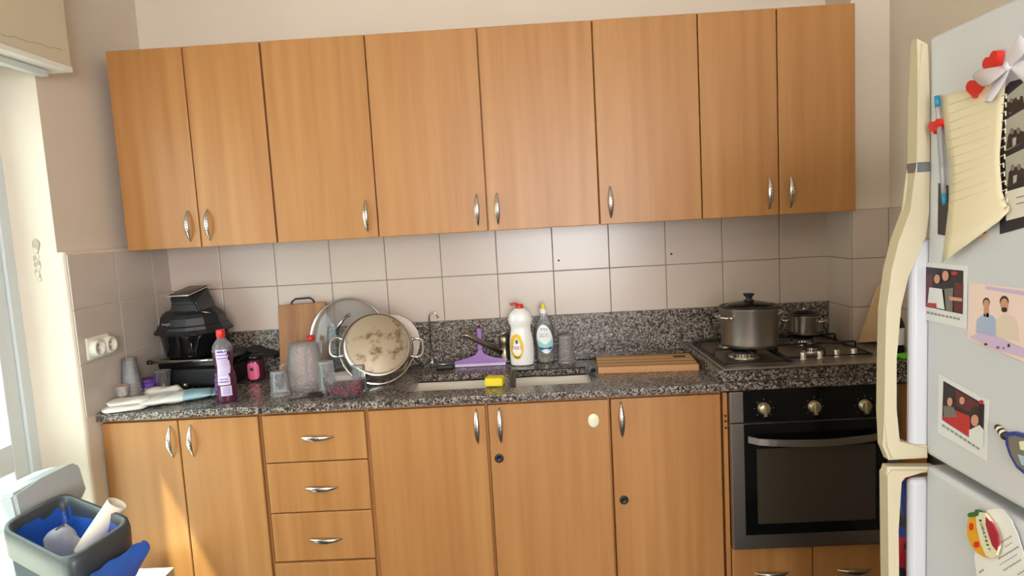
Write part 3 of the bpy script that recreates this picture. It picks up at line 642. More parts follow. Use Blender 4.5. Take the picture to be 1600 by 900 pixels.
def smooth_prof(pr, k=5):
    out = []
    for i in range(len(pr)-1):
        p0, p1, p2, p3 = pr[max(0, i-1)], pr[i], pr[i+1], pr[min(len(pr)-1, i+2)]
        for s in range(k):
            t_ = s/k; out.append(tuple(.5*((2*p1[q])+(-p0[q]+p2[q])*t_+(2*p0[q]-5*p1[q]+4*p2[q]-p3[q])*t_**2+(-p0[q]+3*p1[q]-3*p2[q]+p3[q])*t_**3) for q in (0, 1)))
    return out+[pr[-1]]
# purple floor-cleaner bottle
t = thing('purple_bottle', 'bottle of dark purple liquid cleaner with a red cap and printed back label', 'bottle', (.212, -.500, Z))
pr = smooth_prof([(.036, .002), (.039, .012), (.040, .06), (.0385, .10), (.032, .130), (.034, .15), (.0375, .175), (.037, .20), (.030, .222), (.016, .240)])
b = B(); b.lathe([(0, 0)]+pr[:-8]+[(0, pr[-9][1])], 40, sx=1, sy=.85); make('liquid', b, 'purple_liquid', t)
b = B(); b.lathe([(p[0]+.001, p[1]) for p in pr[-12:]]+[(.0135, .245), (.0135, .250)], 40, sx=1, sy=.85); make('shoulder', b, 'clear', t)
b = B(); b.lathe([(.015, .247), (.0165, .249), (.0160, .274), (.0145, .277), (0, .277)], 28); make('cap', b, 'red', t)
lab = make('label', wrap(blob(rect(-.012, .030, .07, .205), 6), pr, 1, .85), 'label_lilac', t)
make('label', wrap(blob(rect(-.004, .032, .028, .066), 5), pr, 1, .85), 'label_lilac', t)
b = B()
for k, (z, hh, x0, x1) in enumerate([(.196, .006, -.006, .026), (.184, .003, -.010, .028), (.171, .003, -.008, .026), (.092, .003, -.006, .024), (.082, .004, -.008, .026)]+[(.163-.007*i, .0012, -.008, .024) for i in range(9)]+[(.060-.006*i, .0018, .003, .028) for i in range(5)]):
    q = wrap(blob(rect(x0, x1, z-hh/2, z+hh/2, 4), 3), pr, 1, .85, .0011); me = bpy.data.meshes.new('x'); q.bm.to_mesh(me); b.bm.from_mesh(me); bpy.data.meshes.remove(me)
make('print', b, 'label_purple', lab)
b = B()
for k in range(5):
    q = wrap(blob(rect(-.028, -.018, .03+.018*k, .042+.018*k, 4), 3), pr, 1, .85, .0008); me = bpy.data.meshes.new('x'); q.bm.to_mesh(me); b.bm.from_mesh(me); bpy.data.meshes.remove(me)
make('measure_window', b, 'label_purple', t)
# pink labelled candle jar
t = thing('pink_label_jar', 'small dark jar with a pink label and black lid beside the grill', 'jar', (.175, -.165, Z)); t.location = at(393, 597, 'z', Z)+Vector((0.008, .038, 0))
pr = [(.036, .003), (.038, .01), (.038, .085), (.034, .095)]
b = B(); b.lathe([(0, 0)]+pr+[(0, .095)], 32); make('body', b, 'jar_dark', t)
b = B(); b.lathe([(.036, .096), (.040, .098), (.040, .112), (0, .114)], 32); make('lid', b, 'black_gloss', t)
lb = make('label', wrap(blob([(x*.026, .046+y*.036) for x, y in [(math.copysign(abs(math.cos(a))**.5, math.cos(a)), math.copysign(abs(math.sin(a))**.5, math.sin(a))) for a in [2*PI*i/32 for i in range(32)]]]), pr, 1, 1), 'pink', t)
b = wrap(blob(ell(-.002, .055, .009, .008)), pr, 1, 1, .0014); make('print', b, 'ink', lb)

# chopping board leaning on the wall
A = at(437, 477, 'y', -.05); C = at(513, 470, 'y', -.05)
t = thing('chopping_board', 'upright bamboo chopping board with a black loop handle leaning on the tiles', 'chopping board', ((A.x+C.x)/2, -.115, Z), (-math.radians(12), math.radians(-1.5), 0))
b = B(); b.box(-.108, .108, -.009, .009, 0, .318, .004); make('board', b, 'chopping', t)
b = B(); b.tube([(-.05, 0, .316), (-.046, 0, .330), (-.03, 0, .341), (.034, 0, .341), (.05, 0, .330), (.054, 0, .316)], .0042, 10); make('handle', b, 'black_iron', t)
# glass lid leaning behind the pan
c = at(545, 533, 'y', -.150); c.z = Z+.167; t = thing('glass_lid', 'large round glass pan lid with steel rim propped behind the stained pan', 'lid', c, (math.radians(78), 0, math.radians(0)))
b = B(); b.lathe([(.164, 0), (.14, .010), (.095, .021), (.04, .027), (0, .028)], 56); make('glass', b, 'lid_glass', t, solid=.003)
b = B(); b.lathe([(.161, -.004), (.168, -.004), (.169, .003), (.164, .004), (.161, -.004)], 64); make('rim', b, 'steel', t)
b = B(); ang = math.radians(205)
P = [Vector((math.cos(math.radians(55))*s*.045-.015, math.sin(math.radians(55))*s*.045+.055, .026+.036*(1-s*s)**.5)) for s in [-1+.2*i for i in range(11)]]
b.tube(P, .0045, 10, flat=1.5); b.ball(P[0], .009, 10); b.ball(P[-1], .009, 10); make('handle', b, 'steel', t)
# pale plate
c = at(612, 536, 'y', -.125); t = one('pale_plate', B().lathe([(0, .0), (.08, .002), (.118, .012), (.120, .014), (.117, .015), (.078, .006), (0, .004)], 48), 'ph_beige', 'pale round plate propped behind the stained pan', 'plate', (c.x, -.088, c.z), (math.radians(86), 0, 0))
# stained pan
t = thing('stained_pan', 'big two-handled steel pan tipped on its side showing its scorched underside', 'pan')
nrm = Vector((.30, -.84, .45)).normalized(); ux = Vector((0, 0, 1)).cross(nrm).normalized(); uy = nrm.cross(ux)
c = at(596, 602, 'z', Z+.001)+uy*.1515
mm = Matrix((ux, uy, nrm)).transposed().to_4x4() @ Matrix.Rotation(math.radians(-7), 4, 'Z'); mm.translation = c; t.matrix_world = mm
b = B(); b.lathe([(.145, 0), (.1445, .028), (.139, .050), (.130, .062), (.120, .067), (.118, .064), (.136, .046), (.141, .024), (.142, .002), (.145, 0)], 64); make('side_wall', b, 'steel', t)
b = B(); b.tube([(.1465*math.cos(2*PI*k/64), .1465*math.sin(2*PI*k/64), .001) for k in range(64)], .0035, 10, closed=True); make('rolled_rim', b, 'chrome', t)
b = B(); b.lathe([(.1205, .060), (.1205, .0705), (.118, .0725), (0, .0725)], 64); make('underside', b, 'pan_bottom', t, 'scorched brown-stained underside')
for a in (math.radians(180), 0):
    n_ = Vector((math.cos(a), math.sin(a), 0)); s_ = Vector((-math.sin(a), math.cos(a), 0)); P = []
    for k in range(17):
        th = PI*k/16; P.append(n_*(.138+.046*math.sin(th)**.45)+s_*(.040*math.copysign(abs(math.cos(th))**.6, math.cos(th)))+Vector((0, 0, .020+.004*math.sin(th))))
    b = B(); b.tube(P, .0055, 12, flat=1.3)
    for sg in (1, -1): b.ball(n_*.143+s_*.036*sg+Vector((0, 0, .02)), .008, 8)
    make('handle', b, 'chrome', t)
# red capped bottle behind, hammered pitcher and glasses
t = thing('red_cap_bottle', 'clear bottle with a red cap standing behind the textured pitcher', 'bottle', (.452, -.205, Z))
b = B(); b.lathe([(0, 0), (.032, 0), (.034, .006), (.034, .12), (.018, .155), (.013, .165), (.013, .175)], 28); make('body', b, 'clear', t)
b = B(); b.lathe([(.015, .170), (.016, .172), (.016, .190), (0, .191)], 24); make('cap', b, 'red', t)
t = thing('textured_pitcher', 'upturned clear textured plastic pitcher with a curved handle', 'pitcher', (.462, -.330, Z))
b = B(); b.lathe([(.074, 0), (.076, .004), (.074, .05), (.066, .12), (.057, .170), (.050, .182), (0, .185)], 48); make('body', b, 'clear_hammered', t)
b = B(); b.tube([(-.072, 0, .03), (-.098, -.004, .04), (-.108, -.005, .065), (-.098, -.004, .090), (-.068, 0, .105)], .0055, 10); make('handle', b, 'clear', t)
def tumbler(x, y, r0, r1, h, lab, m='clear', z=Z, up=False):
    b = cup_b(r0, r1, h, .002)
    if not up: b.xf(Matrix.Rotation(PI, 4, 'X')); b.xf(Matrix.Translation((0, 0, h+.0012)))
    t = thing('drinking_glass', lab, 'glass', (x, y, z)); make('body', b, m, t)
    b = B(); b.tube([(r1*math.cos(2*PI*k/32), r1*math.sin(2*PI*k/32), .002) for k in range(32)], .0012, 6, closed=True); make('rim', b, 'clear_rim', t)
    b = B(); b.lathe([(0, h-.004), (r0-.001, h-.004), (r0-.001, h-.0005), (0, h-.0005)], 28); make('thick_base', b, 'clear_rim', t)
    return t
tumbler(.392, -.435, .031, .036, .092, 'small upturned clear glass left of the textured pitcher')
p = at(523, 592, 'z', Z); tumbler(.577, -.425, .030, .034, .120, 'upturned clear glass behind the berry tub', 'clear')
tumbler(.706, -.430, .024, .028, .100, 'upturned clear glass at the right behind the berry tub', 'clear')
tumbler(1.533, -.105, .030, .037, .115, 'upturned patterned clear glass right of the dish soap', 'clear_hammered', z=Z)
# folded beige cloth under the dishes
one('drying_cloth', fold(.16, .09, .03, .08, 21), 'cotton', 'folded beige cloth between the pitcher and the stained pan', 'cloth', (.585, -.24, Z), (0, 0, .2), sub=1)
# berry tub
t = thing('berry_tub', 'ribbed clear plastic tub holding dark red berries near the worktop edge', 'tub', (.672, -.507, Z), (0, 0, .04))
b = B(); n = 96; ringsP = []
for z, s in ((0.0, .86), (.004, .9), (.078, 1.0), (.084, 1.03)):
    row = []
    for k in range(n):
        a = 2*PI*k/n; rr = 1+(.018 if (k//2) % 2 and .003 < z < .08 else 0); ex = math.copysign(abs(math.cos(a))**.55, math.cos(a)); ey = math.copysign(abs(math.sin(a))**.55, math.sin(a)); row.append((.074*s*rr*ex, .048*s*rr*ey, z))
    ringsP.append(row+[row[0]])
b.grid(ringsP, sm=False); b.face(ringsP[0][:-1]); make('tub', b, 'clear_ribbed', t)
random.seed(4); b = B()
for k in range(220):
    x, y = random.uniform(-.058, .058), random.uniform(-.036, .036); z = .009+random.random()*.034
    b.mi = random.choice((0, 0, 1)); b.ball((x, y, z), .0062+random.random()*.002, 8)
b.ball((.045, -.01, .048), .011, 10)
o = one('berries', b, ['berry_red', 'berry_dark'], 'dark red berries filling the lower half of the ribbed tub', 'berries', (.672, -.507, Z+.0015), (0, 0, .04), kind='stuff')
# scissors
t = thing('scissors', 'black-handled scissors lying before the textured pitcher', 'scissors', (.525, -.507, Z+.002), (0, 0, .55))
for sg in (1, -1):
    b = B(); b.prism([(-.075, sg*.001-.001, .001+.001*sg), (-.01, sg*.006, .001+.001*sg), (.006, sg*.003, .001+.001*sg), (.006, -sg*.004, .001+.001*sg), (-.01, -sg*.003, .001+.001*sg)], (0, 0, .0015)); make('blade', b, 'black_iron', t)
    b = B(); b.tube([(.03+.026*math.cos(a), sg*.017+.013*math.sin(a), .005) for a in [2*PI*i/16 for i in range(16)]], .0035, 8, closed=True); make('finger_loop', b, 'black_plastic', t)
# drinking-water tap
t = thing('filter_tap', 'thin chrome gooseneck drinking water tap', 'tap', (.935, -.050, Z+.015))
b = B(); b.lathe([(.013, 0), (.013, .006), (.008, .010), (.008, .03), (0, .031)], 20); P = [(0, 0, .02), (0, 0, .205)]+[(.019-.019*math.cos(a), -.004*math.sin(a), .205+.020*math.sin(a)) for a in [PI*i/10 for i in range(1, 9)]]+[(.040, -.002, .200)]; b.tube(P, .0033, 10); make('neck', b, 'chrome', t)
b = B(); b.tube([(.004, -.01, .022), (.030, -.014, .024)], .0038, 10); make('lever', b, 'chrome', t)
# kitchen mixer
t = thing('mixer_tap', 'dull bronze-grey mixer tap with a long slanted spout', 'tap', (1.262, -.062, Z+.015))
b = B(); b.lathe([(.026, 0), (.026, .008), (.022, .012), (.021, .07), (.023, .075), (.023, .10), (.016, .112), (0, .114)], 32); make('body', b, 'pewter', t)
tip = at(724, 523, 'y', -.15)-t.location; b = B(); s = Vector((-.012, -.012, .038)); b.tube([s, s.lerp(tip, .5)+Vector((0, 0, .0)), tip+Vector((.016, 0, -.004)), tip], [.013, .012, .011, .011], 14).m(0).tube([tip+Vector((0, 0, .002)), tip+Vector((-.005, -.001, -.010))], .0105, 14); make('spout', b, ['pewter'], t)
b = B(); e1 = at(770, 526, 'y', -.07)-t.location; e2 = at(799, 517, 'y', -.065)-t.location; b.tube([Vector((0, 0, .108)), e1.lerp(e2, .3), e2], [.006, .0045, .0035], 10); b.tube([e1, e2], .004, 8); make('lever', b, 'steel', t)
# squeegee
p0 = at(711, 571, 'y', -.112); p1 = at(790, 568, 'y', -.112)
t = thing('squeegee', 'purple plastic squeegee propped blade-down against the mixer tap', 'squeegee', ((p0.x+p1.x)/2, -.112, Z+.001), (math.radians(-12), 0, 0))
W2 = (p1.x-p0.x)/2
b = B(); prf = [(-W2, .012), (W2, .012), (W2, .026), (W2*.55, .036), (.022, .050), (.014, .062), (.011, .075), (-.005, .075), (-.010, .062), (-.020, .050), (-W2*.55, .036), (-W2, .026)]
b.prism([(x, -.006, z) for x, z in prf], (0, .012, 0)); make('head', b, 'purple', t)
b = B(); b.box(-.010, .014, -.008, .008, .07, .166, .005, 3).m(1).lathe([(0, 0), (.003, 0), (.003, .0005), (0, .0005)], 10, (0, 0, 0)); make('grip', b, ['purple', 'dark_hole'], t)
b = B(); b.box(-W2, W2, -.003, .003, 0, .013, .001); make('blade', b, 'label_lilac', t, 'pale rubber blade')
t = thing('dish_brush', 'black brush with a thin steel bar lying between the taps', 'brush', (.995, -.135, Z))
b = B(); b.box(-.03, .045, -.016, .016, 0, .022, .008, 3); make('head', b, 'black_plastic', t)
b = B(); b.tube([(-.06, 0, .022), (.045, 0, .0235)], .003, 8); make('bar', b, 'steel', t)
# white soap bottle
t = thing('white_soap_bottle', 'white washing-up liquid bottle with yellow FAIRY label and open red cap', 'bottle', (1.340, -.120, Z), (0, 0, .0))
pr = smooth_prof([(.045, .002), (.050, .010), (.052, .06), (.0505, .11), (.044, .150), (.0435, .168), (.051, .190), (.0515, .205), (.044, .228), (.028, .243), (.018, .249)])
b = B(); b.lathe([(0, 0)]+pr+[(0, .252)], 48, sx=1, sy=.62); b.bm.verts.ensure_lookup_table(); body = make('body', b, 'fairy_white', t)
b = B(); b.lathe([(.0165, .249), (.0165, .262), (.013, .266), (0, .266)], 24); b.tube([(-.004, 0, .264), (-.02, 0, .270), (-.036, -.002, .266), (-.040, -.002, .272)], [.005, .006, .0055, .004], 10); make('cap', b, 'red', t)
u0 = -.020
lb = make('label', wrap(blob(ell(u0, .085, .029, .056, tilt=0)), pr, 1, .62, .0007), 'label_yellow', t)
drop = [(u0+.000, .127), (u0+.010, .110), (u0+.018, .085), (u0+.019, .062), (u0+.010, .050), (u0+.000, .046), (u0-.010, .050), (u0-.019, .062), (u0-.018, .085), (u0-.010, .110)]
make('white_drop', wrap(blob(drop), pr, 1, .62, .0011), 'label_white', lb)
make('green_leaf', wrap(blob([(u0, .120), (u0+.006, .110), (u0+.006, .102), (u0, .097), (u0-.006, .102), (u0-.006, .110)], 4), pr, 1, .62, .0015), 'label_green', lb)
b = text('FAIRY', .0195, .0002, cuts=1); b.xf(Matrix.Diagonal((.86, 1.15, 1, 1))); b.xf(Matrix.Translation((u0, .080, 0))); make('brand_print', wrap(b, pr, 1, .62, .0018), 'label_red', lb)
make('lemon_print', wrap(blob([(u0-.016, .046), (u0-.008, .040), (u0+.008, .040), (u0+.016, .044), (u0+.008, .036), (u0-.008, .036)], 3), pr, 1, .62, .0014), 'label_green', lb)
# clear soap bottle
t = thing('clear_soap_bottle', 'clear dish soap bottle with an oval blue and white label and yellow nozzle', 'bottle', (1.442, -.085, Z))
pr = smooth_prof([(.036, .002), (.041, .010), (.0425, .05), (.044, .10), (.043, .14), (.034, .172), (.021, .195), (.0165, .210), (.0155, .222)])
b = B(); b.lathe([(0, 0)]+pr, 40, sx=1, sy=.6); body = make('body', b, 'clear', t)
b = B(); b.lathe([(0, .004)]+[(r*.94, z) for r, z in pr[1:24]]+[(0, pr[23][1])], 40, sx=1, sy=.6); make('liquid', b, 'soap_clear', t)
b = B(); b.lathe([(.0165, .218), (.0165, .236), (.010, .238), (0, .239)], 24); make('cap', b, 'fairy_white', t)
b = B(); b.lathe([(.009, .238), (.0085, .256), (.006, .259), (0, .260)], 20); make('nozzle', b, 'yellow', t)
lb = make('label', wrap(blob(ell(0, .105, .034, .064, tilt=.12)), pr, 1, .6, .0008), 'label_white', t)
def cutoval(z0, z1, off, m_, n=10):
    pts = []
    for i in range(n+1):
        z = z0+(z1-z0)*i/n; k = max(0, 1-((z-.105)/.064)**2)**.5; pts.append((.033*k-.0045*(z-.105)/.05*.8, z))
    for i in range(n, -1, -1):
        z = z0+(z1-z0)*i/n; k = max(0, 1-((z-.105)/.064)**2)**.5; pts.append((-.033*k-.0045*(z-.105)/.05*.8, z))
    make('label_field', wrap(blob(pts, 6), pr, 1, .6, off), m_, lb)
cutoval(.050, .105, .0012, 'label_aqua'); cutoval(.058, .072, .0016, 'label_blue')
for s_, z, sz, m_ in ((heb('גליל'), .147, .019, 'label_blue'), (heb('נוזל לניקוי'), .129, .0085, 'label_blue'), (heb('כלים וידיים'), .119, .0085, 'label_blue'), (heb('לימון'), .109, .006, 'label_yellow')):
    b = text(s_, sz, .0002, cuts=1); b.xf(Matrix.Translation((-.003, z, 0))); make('print', wrap(b, pr, 1, .6, .0016), m_, lb)
# striped board
t = thing('striped_board', 'striped wooden cutting board lying flat beside the hob', 'cutting board', (1.846, -.262, Z), (0, 0, -.07))
ys = [-.110, -.070, -.045, -.03, .005, .025, .07, .105]; ms = ['stripe_mid', 'stripe_light', 'stripe_dark', 'stripe_light', 'stripe_mid', 'stripe_light', 'stripe_mid']
for (a, c_), m_ in zip(zip(ys, ys[1:]), ms):
    b = B(); b.box(-.196, .196, a, c_-.0002, 0, .026, .0012); make('plank', b, m_, t)
b = B(); b.box(.12, .17, .03, .055, .0262, .0266); make('finger_slot', b, 'dark_hole', t)

# ------------------------------------------------------------------ fridge
XF = 2.15
def fr(px, py, off=0): return at(px, py, 'x', XF-off)
fa = fr(1449, 60); ya = fa.y; zt = fa.z; zsplit = fr(1452, 721).z; yb = ya-.74
t = thing('fridge', 'white top-and-bottom door fridge with cream loop handles, at the right edge', 'fridge', (XF+.3, (ya+yb)/2, 0)); og = t.location
b = B(); b.box(XF+.062, XRW-.01, yb+.005, ya-.002, .03, zt-.006, .01).box(XF+.1, XRW-.05, yb+.03, ya-.03, 0, .03); make('body', b, 'fridge', t, org=og)
b = B(); b.box(XF+.05, XF+.062, yb+.012, ya-.012, .06, zt-.012); make('gasket', b, 'fridge_gasket', t, org=og)
def fdoor(z0, z1, hz0, hz1, up):
    b = B(); b.box(XF, XF+.052, yb, ya-.002, z0, z1, .010, 4)
    # raised rounded strip along the far edge
    b.box(XF-.030, XF+.04, ya-.004, ya+.016, z0+.002, (at(1440, 372, 'x', XF).z if up else z1-.03), .012, 4)
    d = make('door', b, 'fridge', t, org=og)
    return d
gap = .010
du = fdoor(zsplit+gap, zt, 0, 0, True); dl = fdoor(.06, zsplit-gap, 0, 0, False)
# upper handle: outline in the x-z plane, seen edge on from the camera
yh = ya+.002
def hx_(px, py, far=False): p = at(px, py, 'y', yh+(.015 if far else -.015)); return (p.x, p.z)
def strip(outer, inner, name, parent, m_='fridge_cream', wdt=.030):
    """handle: closed outline in x-z, given depth along y, rounded by a bevel"""
    pts = [(x, z) for x, z in outer]+[(x, z) for x, z in inner[::-1]]
    b = B(); b.prism([(x, yh-wdt/2, z) for x, z in pts], (0, wdt, 0))
    bmesh.ops.bevel(b.bm, geom=[e for e in b.bm.edges if abs(e.verts[0].co.y-e.verts[1].co.y) < 1e-5], offset=.006, segments=3, affect='EDGES')
    return make(name, b, m_, parent, org=og)
out = [hx_(*q, True) for q in ((1421, 66), (1419, 160), (1418, 255), (1417, 298), (1408, 330), (1391, 375), (1380, 420), (1372, 480), (1370, 560), (1369, 640), (1369, 690), (1378, 712))]
inn = [hx_(*q) for q in ((1453, 68), (1453, 160), (1453, 255), (1452, 330), (1450, 372), (1432, 395), (1415, 430), (1403, 480), (1401, 560), (1401, 640), (1401, 694), (1452, 697))]
strip(out+[hx_(1452, 717)], inn, 'handle', du)
b = B(); a, c_ = hx_(1418, 256, True), hx_(1452, 268); b.box(a[0]-.0015, c_[0]+.001, yh-.0165, yh+.0165, c_[1], a[1], .001); make('grey_band', b, 'fridge_band', du, org=og)
out = [hx_(*q, True) for q in ((1450, 722), (1376, 722), (1374, 735), (1375, 820), (1376, 905), (1377, 990), (1385, 1080), (1400, 1150))]
inn = [hx_(*q) for q in ((1452, 740), (1412, 742), (1404, 752), (1404, 830), (1405, 905), (1406, 990), (1412, 1080), (1440, 1150))]
strip(out, inn, 'handle', dl)
# things held on the fridge door
def flat(name, polys, mats, off, lab=None, cat=None, parent=None, group=None, th=.0006):
    """polys: list of (material index, layer, [photo points]) unprojected on the door face at real distance"""
    b = B()
    for mi_, ly, pts in polys:
        b.mi = mi_; b.prism([fr(x, y, off+ly*.0005) for x, y in pts], (th if ly == 0 else -.0003, 0, 0))
    o = make(name, b, mats, parent)
    if parent is None:
        c_ = sum((Vector(v.co) for v in o.data.vertices), Vector())/len(o.data.vertices); o.data.transform(Matrix.Translation(-c_)); o.location = c_; tag(o, lab, cat, group)
    return o
def epl(cx, cy, a, c_, n=16, sh=0): return [(cx+a*math.cos(2*PI*i/n), cy+c_*math.sin(2*PI*i/n)+sh*a*math.cos(2*PI*i/n)) for i in range(n)]
def pic(name, lab, cat, paper, parts_, mats, off=.0015, group=None):
    tt = thing(name, lab, cat, fr(*paper[0]), group=group)
    b = B(); b.prism([fr(x, y, off) for x, y in paper], (.0008, 0, 0)); make('paper', b, mats[0], tt, org=tt.location)
    b = B()
    for mi_, ly, pts in parts_: b.mi = mi_; b.prism([fr(x, y, off+.0004*(ly+1)) for x, y in pts], (.0002, 0, 0))
    make('picture', b, mats, tt, org=tt.location)
    return tt
def cap_lines(x0, y0, x1, y1, n): return [(7, 1, [(x0+(x1-x0)*i/n, y0+(y1-y0)*i/n-1.6), (x0+(x1-x0)*(i+.7)/n, y0+(y1-y0)*(i+.7)/n-1.6), (x0+(x1-x0)*(i+.7)/n, y0+(y1-y0)*(i+.7)/n+1.6), (x0+(x1-x0)*i/n, y0+(y1-y0)*i/n+1.6)]) for i in range(n)]
pm = ['ph_white', 'ph_dark', 'ph_maroon', 'ph_skin', 'ph_white', 'ph_hair', 'ph_red', 'ink_grey', 'ph_grey']
pic('instant_photo', 'white-bordered photo print of two people in a dark crowd, upper left on fridge door', 'photo', [(1439, 409), (1511, 415), (1510, 514), (1438, 498)],
    [(1, 0, [(1447, 417), (1505, 423), (1504, 491), (1446, 479)]), (2, 1, [(1447, 430), (1458, 428), (1456, 478), (1447, 477)]), (2, 1, [(1492, 440), (1505, 444), (1504, 489), (1490, 486)]), (6, 2, epl(1491, 427, 5, 3)),
     (5, 2, epl(1464, 435, 6.5, 10)), (3, 3, epl(1464, 436, 4.5, 7)), (4, 2, [(1452, 449), (1475, 452), (1478, 484), (1449, 478)]), (5, 2, epl(1477, 430, 7, 10)), (3, 3, epl(1477, 431, 5, 8)), (8, 2, [(1472, 452), (1489, 450), (1488, 487), (1476, 484)]), (3, 3, [(1482, 463), (1503, 466), (1503, 471), (1484, 469)]), (6, 3, [(1448, 473), (1463, 474), (1463, 481), (1448, 478)])]
    + cap_lines(1448, 488, 1501, 499, 9), pm)
pic('instant_photo', 'white-bordered photo print with a red table scene, below the pink portrait', 'photo', [(1467, 584), (1545, 626), (1542, 721), (1465, 676)],
    [(1, 0, [(1474, 595), (1538, 632), (1536, 698), (1472, 656)]), (6, 1, [(1473, 650), (1490, 640), (1515, 650), (1516, 684), (1473, 656)]), (2, 1, [(1492, 608), (1530, 630), (1527, 650), (1495, 634)]), (3, 2, epl(1484, 628, 4, 7)), (8, 2, [(1474, 634), (1490, 636), (1496, 652), (1475, 652)]), (5, 2, epl(1524, 645, 8, 11)), (3, 3, epl(1523, 657, 6, 9)), (4, 2, [(1514, 672), (1530, 664), (1537, 672), (1536, 698), (1514, 685)]), (3, 2, epl(1503, 626, 4, 6)), (6, 2, epl(1533, 628, 4, 3))]
    + cap_lines(1472, 664, 1532, 703, 9), pm)
pic('portrait_photo', 'pink and lilac photo print of two men in light shirts on fridge door', 'photo', [(1514, 441), (1612, 452), (1612, 570), (1512, 530)],
    [(1, 0, [(1516, 445), (1608, 455), (1608, 562), (1514, 528)]), (2, 1, [(1540, 447), (1608, 456), (1608, 463), (1540, 452)]), (3, 1, [(1526, 500), (1532, 494), (1541, 488), (1552, 494), (1557, 502), (1556, 527), (1525, 520)]), (5, 1, epl(1541, 473, 5.5, 8)), (4, 2, epl(1541, 476, 4.6, 8)), (4, 1, [(1537, 482), (1545, 482), (1545, 496), (1537, 494)]),
     (6, 1, [(1556, 500), (1562, 495), (1570, 490), (1584, 496), (1590, 506), (1592, 534), (1556, 526)]), (5, 1, epl(1569, 471, 7, 9)), (4, 2, epl(1569, 476, 6, 10)), (5, 3, epl(1569, 484, 4.5, 4)), (2, 3, [(1515, 527), (1530, 520), (1560, 527), (1600, 545), (1606, 560), (1560, 547)]), (7, 4, epl(1559, 543, 2.5, 2.5)), (5, 4, epl(1540, 538, 2.5, 2)), (5, 4, epl(1576, 540, 2, 3)), (7, 4, epl(1568, 544, 1.6, 1.6))],
    ['ph_pink', 'ph_pink', 'ph_lilac', 'ph_blue', 'ph_skin', 'ph_hair', 'ph_beige', 'purple'])
# photo strip
fs = [(0, 0, [(1561, 170), (1612, 150), (1612, 372), (1562, 350)])]
tt = pic('photo_strip', 'strip of black-and-white booth photos on a black backing, right of the note', 'photo', [(1560, 150), (1578, 128), (1612, 118), (1612, 352), (1562, 366)],
    [(1, 0, [(1573, 150), (1600, 128), (1600, 160), (1577, 178)]), (2, 1, [(1573, 178), (1575, 160), (1583, 155), (1590, 150), (1598, 150), (1600, 166)]), (3, 2, epl(1580, 157, 2.6, 4)), (4, 2, epl(1591, 152, 2.6, 4)), (1, 0, [(1570, 188), (1600, 170), (1600, 222), (1571, 236)]), (2, 1, [(1572, 234), (1575, 212), (1580, 204), (1590, 202), (1600, 206), (1600, 222)]), (3, 2, epl(1581, 205, 3, 5)), (3, 2, epl(1591, 204, 3, 5)), (4, 3, [(1582, 216), (1588, 214), (1587, 226), (1582, 229)]), (1, 0, [(1571, 246), (1600, 232), (1600, 282), (1572, 292)]), (2, 1, [(1574, 291), (1576, 270), (1581, 262), (1590, 260), (1600, 264), (1600, 282)]), (3, 2, epl(1582, 262, 3, 5)), (3, 2, epl(1592, 261, 3, 5)), (4, 3, [(1583, 275), (1589, 273), (1588, 284), (1583, 287)]), (5, 0, [(1570, 300), (1612, 288), (1612, 335), (1572, 345)]), (6, 1, [(1588, 308), (1600, 305), (1600, 307), (1588, 310)]), (6, 1, [(1588, 318), (1600, 315), (1600, 317), (1588, 320)])],
    ['ph_dark', 'ph_silver', 'ph_hair', 'ph_grey', 'ph_silver', 'ph_cream', 'ink_grey'])
# dark photo behind the pen and a small card
flat('dark_card', [(0, 0, [(1466, 286), (1481, 290), (1481, 369), (1465, 366)])], ['ph_dark'], .0012, 'narrow dark card on the fridge door below the pen', 'card')
flat('small_card', [(0, 0, [(1524, 358), (1545, 352), (1544, 378), (1524, 376)]), (1, 1, [(1532, 360), (1540, 358), (1540, 364), (1532, 366)])], ['ph_beige', 'ph_hair'], .0012, 'small beige card peeking out under the notebook sheet', 'card')
# notebook sheet, curled
tt = thing('notebook_sheet', 'curled cream notebook sheet with a torn spiral edge hanging on fridge door', 'paper', fr(1520, 140))
Lf = [(1472, 150), (1473, 180), (1478, 218), (1484, 255), (1485, 285), (1482, 325), (1477, 368), (1471, 411)]
Rt = [(1571, 126), (1568, 165), (1565, 205), (1562, 240), (1563, 270), (1566, 300), (1576, 330), (1562, 345)]
P = []
for i, (l, r) in enumerate(zip(Lf, Rt)):
    row = []
    for j in range(9):
        s = j/8; o_ = .003+.004*i/7+(.012*(i/7)**2)*(1-s)+.004*math.sin(PI*s)*(i/7)
        row.append(fr(l[0]+(r[0]-l[0])*s, l[1]+(r[1]-l[1])*s, o_+.0009))
    P.append(row)
b = B(); b.grid(P); make('sheet', b, 'note', tt, org=tt.location, solid=.0005)
b = B()
for k in range(12):
    y = 168+14*k; i = (y-150)/33; x = 1481-0.02*k; 
    l0, r0 = fr(1482+1.2*math.sin(k), y-4, .0085+.0006*k), fr(1545, y-26, .0085+.0006*k)
    b.tube([l0, l0.lerp(r0, .5)+Vector((-.001, 0, 0)), r0], .0003, 4)
make('ruled_line', b, 'note_line', tt, org=tt.location)
b = B()
for k in range(14):
    y = 150+13.5*k; b.tube([fr(1566-.3*k if k < 8 else 1562+1.5*(k-8), y, .010), fr(1572-.3*k if k < 8 else 1568+1.5*(k-8), y-3, .010), fr(1572-.3*k if k < 8 else 1568+1.5*(k-8), y+4, .010)], .0011, 5)
make('torn_edge', b, 'note', tt, org=tt.location)
